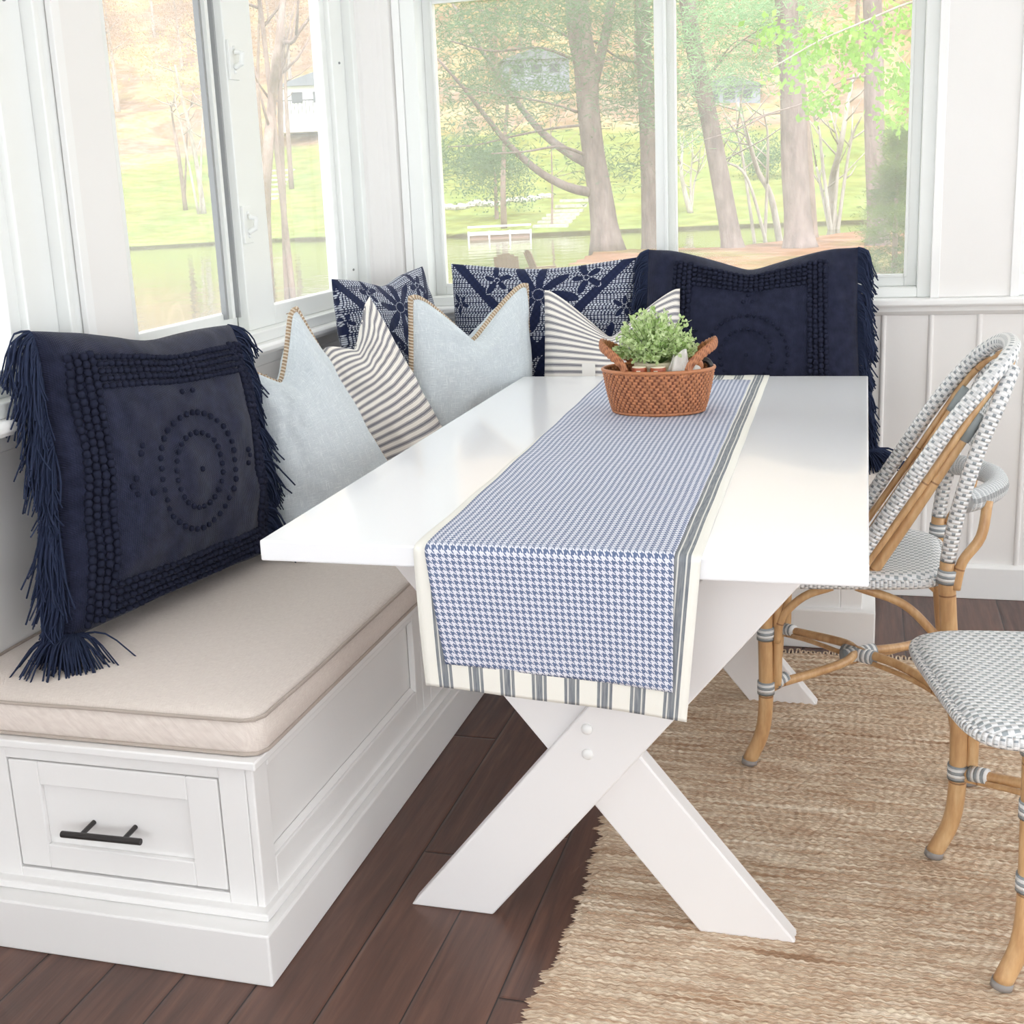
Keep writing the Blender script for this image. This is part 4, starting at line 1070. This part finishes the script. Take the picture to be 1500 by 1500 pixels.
tree('pine_tree','straight grey pine trunk seen just left of the window mullion',[(953,365),(952,300),(950,220),(946,130),(942,60),(938,-60)],41,[27,25,24,23,22,20],
 [([(946,100),(910,85),(870,95)],3,1,-2)],foliage=scatter(900,990,-20,80,6,6)+scatter(930,990,100,190,5,7),fsize=1.6,fn=300,seed=2,fmat='needle')
tree('pine_tree','leaning pine trunk right of the window mullion, tilting to the left',[(1076,374),(1066,320),(1055,260),(1040,180),(1030,130),(1015,60),(1000,-50)],39,[34,28,27,25,24,23,22],
 [([(1040,110),(1070,75),(1110,45),(1140,40)],3,1,-1),([(1045,100),(1080,60),(1120,70)],2.5,1,0),([(1030,90),(1000,60),(985,40)],3,1,0)],
 foliage=scatter(995,1110,0,60,8,8)+scatter(990,1110,100,140,7,9)+scatter(1110,1200,0,50,4,10)+scatter(1000,1050,170,200,3,11),fsize=1.5,fn=260,seed=3,fmat='needle_mint')
tree('pine_tree','thickest straight pine trunk in the right pane',[(1172,366),(1168,310),(1164,240),(1162,160),(1160,110),(1154,60),(1150,-50)],38,[46,38,38,36,34,32,30],
 [([(1145,165),(1120,170),(1080,190),(1030,205)],3,1,-2)],foliage=scatter(1060,1230,-10,40,7,12)+scatter(1120,1180,60,95,3,13),fsize=1.4,fn=240,seed=4,fmat='needle_mint')
tree('pine_tree','slim reddish trunk half hidden behind the thickest pine',[(1192,346),(1189,300),(1184,230),(1178,160),(1172,80),(1170,0)],43,[13,12,12,11,10,9],bark='bark_brown')
tree('pine_tree','straight pine trunk rising behind the dark spruce at the right of the window',[(1286,345),(1285,300),(1282,230),(1280,150),(1280,80),(1276,-50)],38,[31,29,28,27,26,25],
 [([(1275,110),(1230,120),(1180,150),(1120,168),(1050,192)],3.5,1,-3)])
# maple with bright leaves close to the house
t=tree('maple_tree','young tree with bright lime green spring leaves across the right pane',[(1420,420),(1400,250),(1385,100),(1370,-40)],20,[16,14,10,6],
 [([(1384,-6),(1330,5),(1270,30),(1200,60),(1130,100)],4,1.5,-1),([(1390,150),(1340,110),(1300,60)],3,1,0),([(1395,200),(1350,190),(1320,170)],2.5,1,0)],bark='bark_pale',
 foliage=scatter(1300,1350,10,60,6,14,1)+scatter(1130,1270,40,120,20,15,1)+scatter(1300,1350,80,180,13,16,1)+scatter(1170,1250,120,165,5,17,1),leaf=True,fmat='maple',fsize=.32,fn=34,ls=.11,seed=5,flat=.8)
# spruce
sp=empty('spruce_tree',spot(1318,22).tolist());tag(sp,'small dark green spruce at the right edge of the back window','tree')
m=MB();m.tube([(0,0,-.1),(0,0,2.8)],[.06,.015],8);m.build('trunk',M['bark_brown'],sp,smooth=True)
cs=[]
for i in range(230):
    h=rnd.random()**1.2;z=.15+2.65*h;rad=(1-h)*.80+.05;a=rnd.uniform(0,2*PI);q=rnd.uniform(.3,1);cs.append((rad*q*math.cos(a),rad*q*math.sin(a),z-.12*q))
needle_clumps(cs,.22,110,0,.10,.006,9,.35).build('foliage',M['spruce'],sp)
# pale multi-stem trees by the far bank
def stems(name,label,px,py,r,arms,bark='bark_pale',w=9,twig=True,seed=0,group=None,fol=None,fmat='bud'):
    b=ray(px,py,r);g=ground(b[0],b[1]);t=empty(name,(b[0],b[1],g));tag(t,label,'tree',group);off=np.array([b[0],b[1],g]);k=r/1900
    m=MB();rr=random.Random(seed)
    for A in arms:
        Q=[ray(x,y,r+rr.uniform(-.6,.6)*(i>0)) for i,(x,y) in enumerate(A)];Q[0][2]=min(Q[0][2],g) -.05
        C=bez(np.array(Q)-off,16);ww=w if A is arms[0] else w*.5;m.tube(C,np.linspace(ww,ww*.35,len(C))/2*k,7)
        if twig:
            for q in range(5):
                i=rr.randrange(5,len(C)-1);p=C[i];d=np.array([rr.gauss(0,1),rr.gauss(0,1),rr.uniform(.4,1.4)])*rr.uniform(.4,1.2)
                m.tube([p,p+d*.6,p+d*1.1+np.array([0,0,.2])],[w*.12*k,w*.09*k,w*.05*k],4)
    m.build('stems',M[bark],t,smooth=True)
    if fol: leaf_clumps([ray(x,y,r+d)-off for x,y,d in fol],1.3,60,.16,seed).build('buds',M[fmat],t)
stems('birch_tree','pale leaning tree with forked stems between the pine trunks',1147,346,45,[[(1147,346),(1130,290),(1110,250),(1095,200),(1080,150)],[(1130,290),(1095,262),(1060,235),(1050,215)],[(1120,270),(1125,215),(1118,160)],[(1110,250),(1085,215),(1070,190)]],w=11,seed=1)
stems('birch_tree','pale multi stemmed tree right of the thickest pine',1227,330,52,[[(1227,330),(1218,275),(1230,220),(1240,165),(1250,110)],[(1222,285),(1205,240),(1200,190),(1190,170)],[(1220,280),(1228,230),(1222,180)],[(1226,262),(1245,215),(1262,170)],[(1222,285),(1200,262),(1195,240)]],w=12,seed=2)
stems('birch_tree','small pale branching tree on the far lawn right of the mullion',1012,311,62,[[(1012,311),(1003,280),(998,250),(1000,210)],[(1012,300),(1018,265),(1030,235)],[(1012,300),(1012,260),(1015,220)]],w=9,seed=3)
stems('birch_tree','thin pale tree in front of the small leafy tree above the dock',738,318,60,[[(738,318),(737,280),(738,230),(742,170),(748,100)]],w=10,bark='bark_brown',seed=4)
stems('birch_tree','very thin pale trunk right of the dock on the far bank',808,320,59,[[(808,320),(809,280),(808,230),(806,170)]],w=4,bark='bark_brown',seed=5)
stems('birch_tree','white leaning birch on the lawn in the left window pane',297,292,78,[[(297,292),(288,240),(278,190),(266,140),(256,95)],[(280,200),(262,170),(250,150)],[(285,230),(296,190),(300,150)]],w=8,seed=6,fol=scatter(200,320,60,140,14,30,3),fmat='bud_y')
stems('birch_tree','grey young tree left of the white birch in the left window pane',269,278,80,[[(269,278),(262,230),(255,190),(250,150)],[(262,230),(275,180),(280,150)]],w=7,bark='bark_brown',seed=7)
stems('birch_tree','grey tree just beside the sash track in the left window',309,232,95,[[(309,232),(306,170),(304,100),(300,20)]],w=13,bark='bark_brown',seed=8)
stems('oak_tree','large pinkish tree trunk filling the narrow pane of the left window',388,375,26,[[(386,380),(388,320),(392,230),(398,150),(406,80),(415,0),(420,-60)],[(396,170),(410,110),(430,60),(450,30)],[(404,90),(385,40),(375,-10)]],w=20,bark='bark_brown',seed=9)
stems('oak_tree','slim trunk beside the stone steps in the left window',424,237,88,[[(424,237),(421,180),(418,120),(416,40)]],w=8,bark='bark_brown',seed=10)
stems('oak_tree','thin straight trunk left of the large one in the left window',378,200,90,[[(382,215),(378,150),(378,90),(380,0)]],w=8,bark='bark_brown',seed=11)
# small leafy tree and shrubs on the far bank
t=empty('leafy_shrub',spot(745,64).tolist());tag(t,'small round green tree on the lawn above the dock','tree')
m=MB();m.tube([(0,0,-.2),(0,0,2.4)],[.12,.06],8);m.build('trunk',M['bark_brown'],t)
leaf_clumps([(rnd.gauss(0,.9),rnd.gauss(0,.8),2.5+rnd.gauss(0,.75)) for _ in range(26)],.9,260,.11,4).build('foliage',M['needle'],t)
t=empty('leafy_shrub',spot(1138,75).tolist());tag(t,'round green bush on the far bank behind the pale leaning tree','tree')
leaf_clumps([(rnd.gauss(0,.8),rnd.gauss(0,.8),1.2+rnd.gauss(0,.5)) for _ in range(18)],1.0,240,.11,5).build('foliage',M['needle'],t)
# bare woods up the hill
def bare(seed,fm):
    r=random.Random(seed);t=empty('bare_tree');H=r.uniform(13,18);m=MB();lean=r.uniform(-.8,.8)
    m.tube(bez([(0,0,-.6),(lean*.2,0,H*.3),(lean*.6,.1,H*.65),(lean,0,H)],12),np.linspace(.24,.05,13),7);cs=[]
    for k in range(16):
        z=H*r.uniform(.3,.95);a=r.uniform(0,2*PI);l=r.uniform(1.5,4)*(1.15-z/H);d=np.array([math.cos(a),math.sin(a),r.uniform(.5,1.1)])
        p=np.array([lean*z/H*.8,0,z]);e=p+d*l;m.tube([p,p+d*l*.5+np.array([0,0,-.1]),e],[.07,.045,.02],4);cs+=[e,p+d*l*.6]
    m.build('trunk',M['bark_pale'] if seed%2 else M['bark_brown'],t,smooth=True)
    leaf_clumps(cs,2.2,130,.17,seed).build('buds',M[fm],t);return t
protos=[bare(41,'bud'),bare(42,'bud_y'),bare(43,'bud'),bare(44,'bud')]
usedp=[False]*4;placed=[]
for i in range(74):
    k=i%4;o=protos[k] if not usedp[k] else copy_tree(protos[k]);usedp[k]=True
    for tr in range(60):
        px=rnd.uniform(90,480) if i%2==0 else rnd.uniform(640,1360);r=rnd.uniform(112,215);q=spot(px,r)
        if all((q[0]-a)**2+(q[1]-b)**2>49 for a,b in placed): break
    placed.append((q[0],q[1]));o.location=q.tolist();o.rotation_euler.z=rnd.uniform(0,6);s=rnd.uniform(.75,1.1);o.scale=(s,s,s)
    tag(o,'bare pale tree with budding twigs on the far wooded hillside','tree','bare trees on the far hillside')
# dock
dk=empty('boat_dock',spot(748,56.5).tolist());dk.location.z=-1.05;dk.rotation_euler.z=az(748);tag(dk,'low white wooden dock on the far bank of the pond','dock')
m=MB();m.box(-1.4,1.4,-.5,.5,.12,.2);m.build('deck',M['dock'],dk);m=MB();m.box(-1.4,1.4,.35,.45,.42,.5);m.box(-1.4,1.4,.35,.5,.2,.24);m.build('bench_rail',M['dock'],dk)
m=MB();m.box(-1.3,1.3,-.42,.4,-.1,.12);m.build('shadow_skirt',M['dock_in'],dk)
for x in (-1.35,-.45,.45,1.35):
    m=MB();m.box(x-.04,x+.04,-.5,-.42,-.5,.3);m.build('post',M['dock'],dk)
# stone wall pieces
rk=random.Random(8)
for i in range(22):
    px=655+i*7.8;p=spot(px,70+.4*math.sin(i));m=MB();q=rk.uniform(.16,.3);m.ball((0,0,q*.4),q,(1.2,.8,.7),9,6)
    for v in m.v: v+=np.array([[rk.gauss(0,.02) for _ in range(3)] for _ in v])
    o=m.build('field_stone',M['stone']);o.location=p.tolist();tag(o,'grey stone in the low wall across the far lawn','stone','stones of the low wall above the dock')
def steps(pxs,rs,label,w=1.6):
    t=empty('garden_steps',spot(pxs[0],rs[0]).tolist());tag(t,label,'steps');b=np.array(t.location)
    for i,(px,r) in enumerate(zip(pxs,rs)):
        q=spot(px,r)-b;m=MB();m.box(q[0]-w/2,q[0]+w/2,q[1]-.2,q[1]+.2,q[2]-.05,q[2]+.12);m.build('step',M['stone'],t)
steps([822+6*i for i in range(7)],[59+1.6*i for i in range(7)],'pale stone steps climbing the lawn right of the dock')
steps([168-3.4*i for i in range(6)],[69+1.3*i for i in range(6)],'pale stone steps on the lawn in the left window pane',1.3)
steps([415+5*i for i in range(7)],[84+2.2*i for i in range(7)],'stone steps leading up to the white house in the left window',1.8)
# houses
def house(px,r,wx,wy,h,label,mw,rz=0,zoff=0,rail=False):
    p=spot(px,r);t=empty('lake_house',(p[0],p[1],p[2]+zoff),az(px)+rz);tag(t,label,'house')
    m=MB();m.box(-wx,wx,-wy,wy,-1.2,h);m.build('walls',mw,t)
    m=MB();m.prism([(-wx*1.12,h),(wx*1.12,h),(0,h+wx*.35)],'y',-wy*1.15,wy*1.15);m.build('roof',M['roof'],t)
    for x in (-.55,0,.55):
        m=MB();m.box(x*wx-.45,x*wx+.45,-wy-.05,-wy,h*.45,h*.8);m.build('house_window',M['dark'],t)
    if rail:
        m=MB();m.box(-wx*1.1,wx*1.1,-wy-1.6,-wy-1.5,1.15,1.25)
        k=-wx*1.1
        while k<wx*1.1: m.box(k,k+.05,-wy-1.6,-wy-1.5,.1,1.2);k+=.3
        m.build('deck_rail',M['dark'],t)
house(503,112,3.2,3,2.4,'white house with dark deck railing high in the left window',M['house_white'],0,1.2,True)
house(805,116,2.8,2.5,2.0,'grey blue house far behind the pines in the left pane of the back window',M['house_grey'],.1,0)
house(150,150,4.5,3,2.0,'pale low house behind trees in the left window pane',M['house_white'],-.1,0)
house(1078,108,2.4,2,1.7,'small grey house behind the leaning pine in the right pane',M['house_grey'],0,-1)
# adirondack chairs on the near bank
def adk(px,r,rz,label):
    p=spot(px,r);t=empty('garden_chair',p.tolist(),az(px)+rz);t.scale=(.8,.8,.8);tag(t,label,'chair','weathered garden chairs by the pond')
    for i in range(6):
        x=-.26+i*.104;hh=.62+.12*math.cos((i-2.5)*.5);m=MB();m.add([(x-.045,.2,.34),(x+.045,.2,.34),(x+.05,.2+.25,.34+hh),(x-.05,.2+.25,.34+hh),(x-.045,.225,.34),(x+.045,.225,.34),(x+.05,.475,.34+hh),(x-.05,.475,.34+hh)],[(0,1,2,3),(7,6,5,4),(0,4,5,1),(1,5,6,2),(2,6,7,3),(3,7,4,0)]);m.build('back_slat',M['adk'],t)
    m=MB();m.add([(-.28,-.35,.38),(.28,-.35,.38),(.28,.25,.28),(-.28,.25,.28),(-.28,-.35,.35),(.28,-.35,.35),(.28,.25,.25),(-.28,.25,.25)],[(0,1,2,3),(7,6,5,4),(0,4,5,1),(1,5,6,2),(2,6,7,3),(3,7,4,0)]);m.build('seat',M['adk'],t)
    for s in (-1,1):
        m=MB();m.box(s*.36-.07,s*.36+.07,-.4,.4,.58,.61);m.build('armrest',M['adk'],t)
        m=MB();m.box(s*.33-.02,s*.33+.02,-.36,-.26,0,.58);m.build('leg',M['adk'],t)
        m=MB();m.box(s*.33-.02,s*.33+.02,.25,.33,0,.58);m.build('leg',M['adk'],t)
adk(762,25.5,2.9,'weathered wooden garden chair by the pond, left of two, back to the window')
adk(812,26.2,1.9,'weathered wooden garden chair by the pond, right of two, turned sideways')
# ------------------------------------------------------------------ light
w=bpy.data.worlds.new('World');scene.world=w;w.use_nodes=True;nt=w.node_tree
bg=nt.nodes['Background'];bg.inputs[0].default_value=(.93,.965,1,1);bg.inputs[1].default_value=1.0
sd=bpy.data.lights.new('sun','SUN');sd.energy=1.0;sd.angle=.03;sd.color=(1,.975,.94);so=bpy.data.objects.new('sun',sd);COL.objects.link(so)
so.rotation_euler=Vector((-.25,.55,-1)).to_track_quat('-Z','Y').to_euler()
def fill_light(x,y,z,rx,rz,sx,sy,e):  # added area lamps outside the unseen windows, to brighten the room
    L=bpy.data.lights.new('fill_light','AREA');L.shape='RECTANGLE';L.size=sx;L.size_y=sy;L.energy=e;L.color=(.95,.97,1);o=bpy.data.objects.new('fill_light',L);COL.objects.link(o);o.location=(x,y,z);o.rotation_euler=(rx,0,rz)
for a,b in ((XL+.04,-.25),(-.11,1.2),(1.34,XR-.1)): fill_light((a+b)/2,YF-.2,1.3,PI/2,0,b-a,1.9,4.2)
for a,b in ((YF+.14,-2.9),(-2.76,-1.2),(-1.06,.5),(.64,2.05)): fill_light(XR+.2,(a+b)/2,1.45,PI/2,PI/2,b-a,1.6,3.2)
scene.view_settings.view_transform='Standard';scene.view_settings.look='None';scene.view_settings.gamma=1
scene.view_settings.exposure=1.6
scene.view_settings.use_curve_mapping=False
scene.cycles.max_bounces=10;scene.cycles.diffuse_bounces=6;scene.cycles.transparent_max_bounces=16
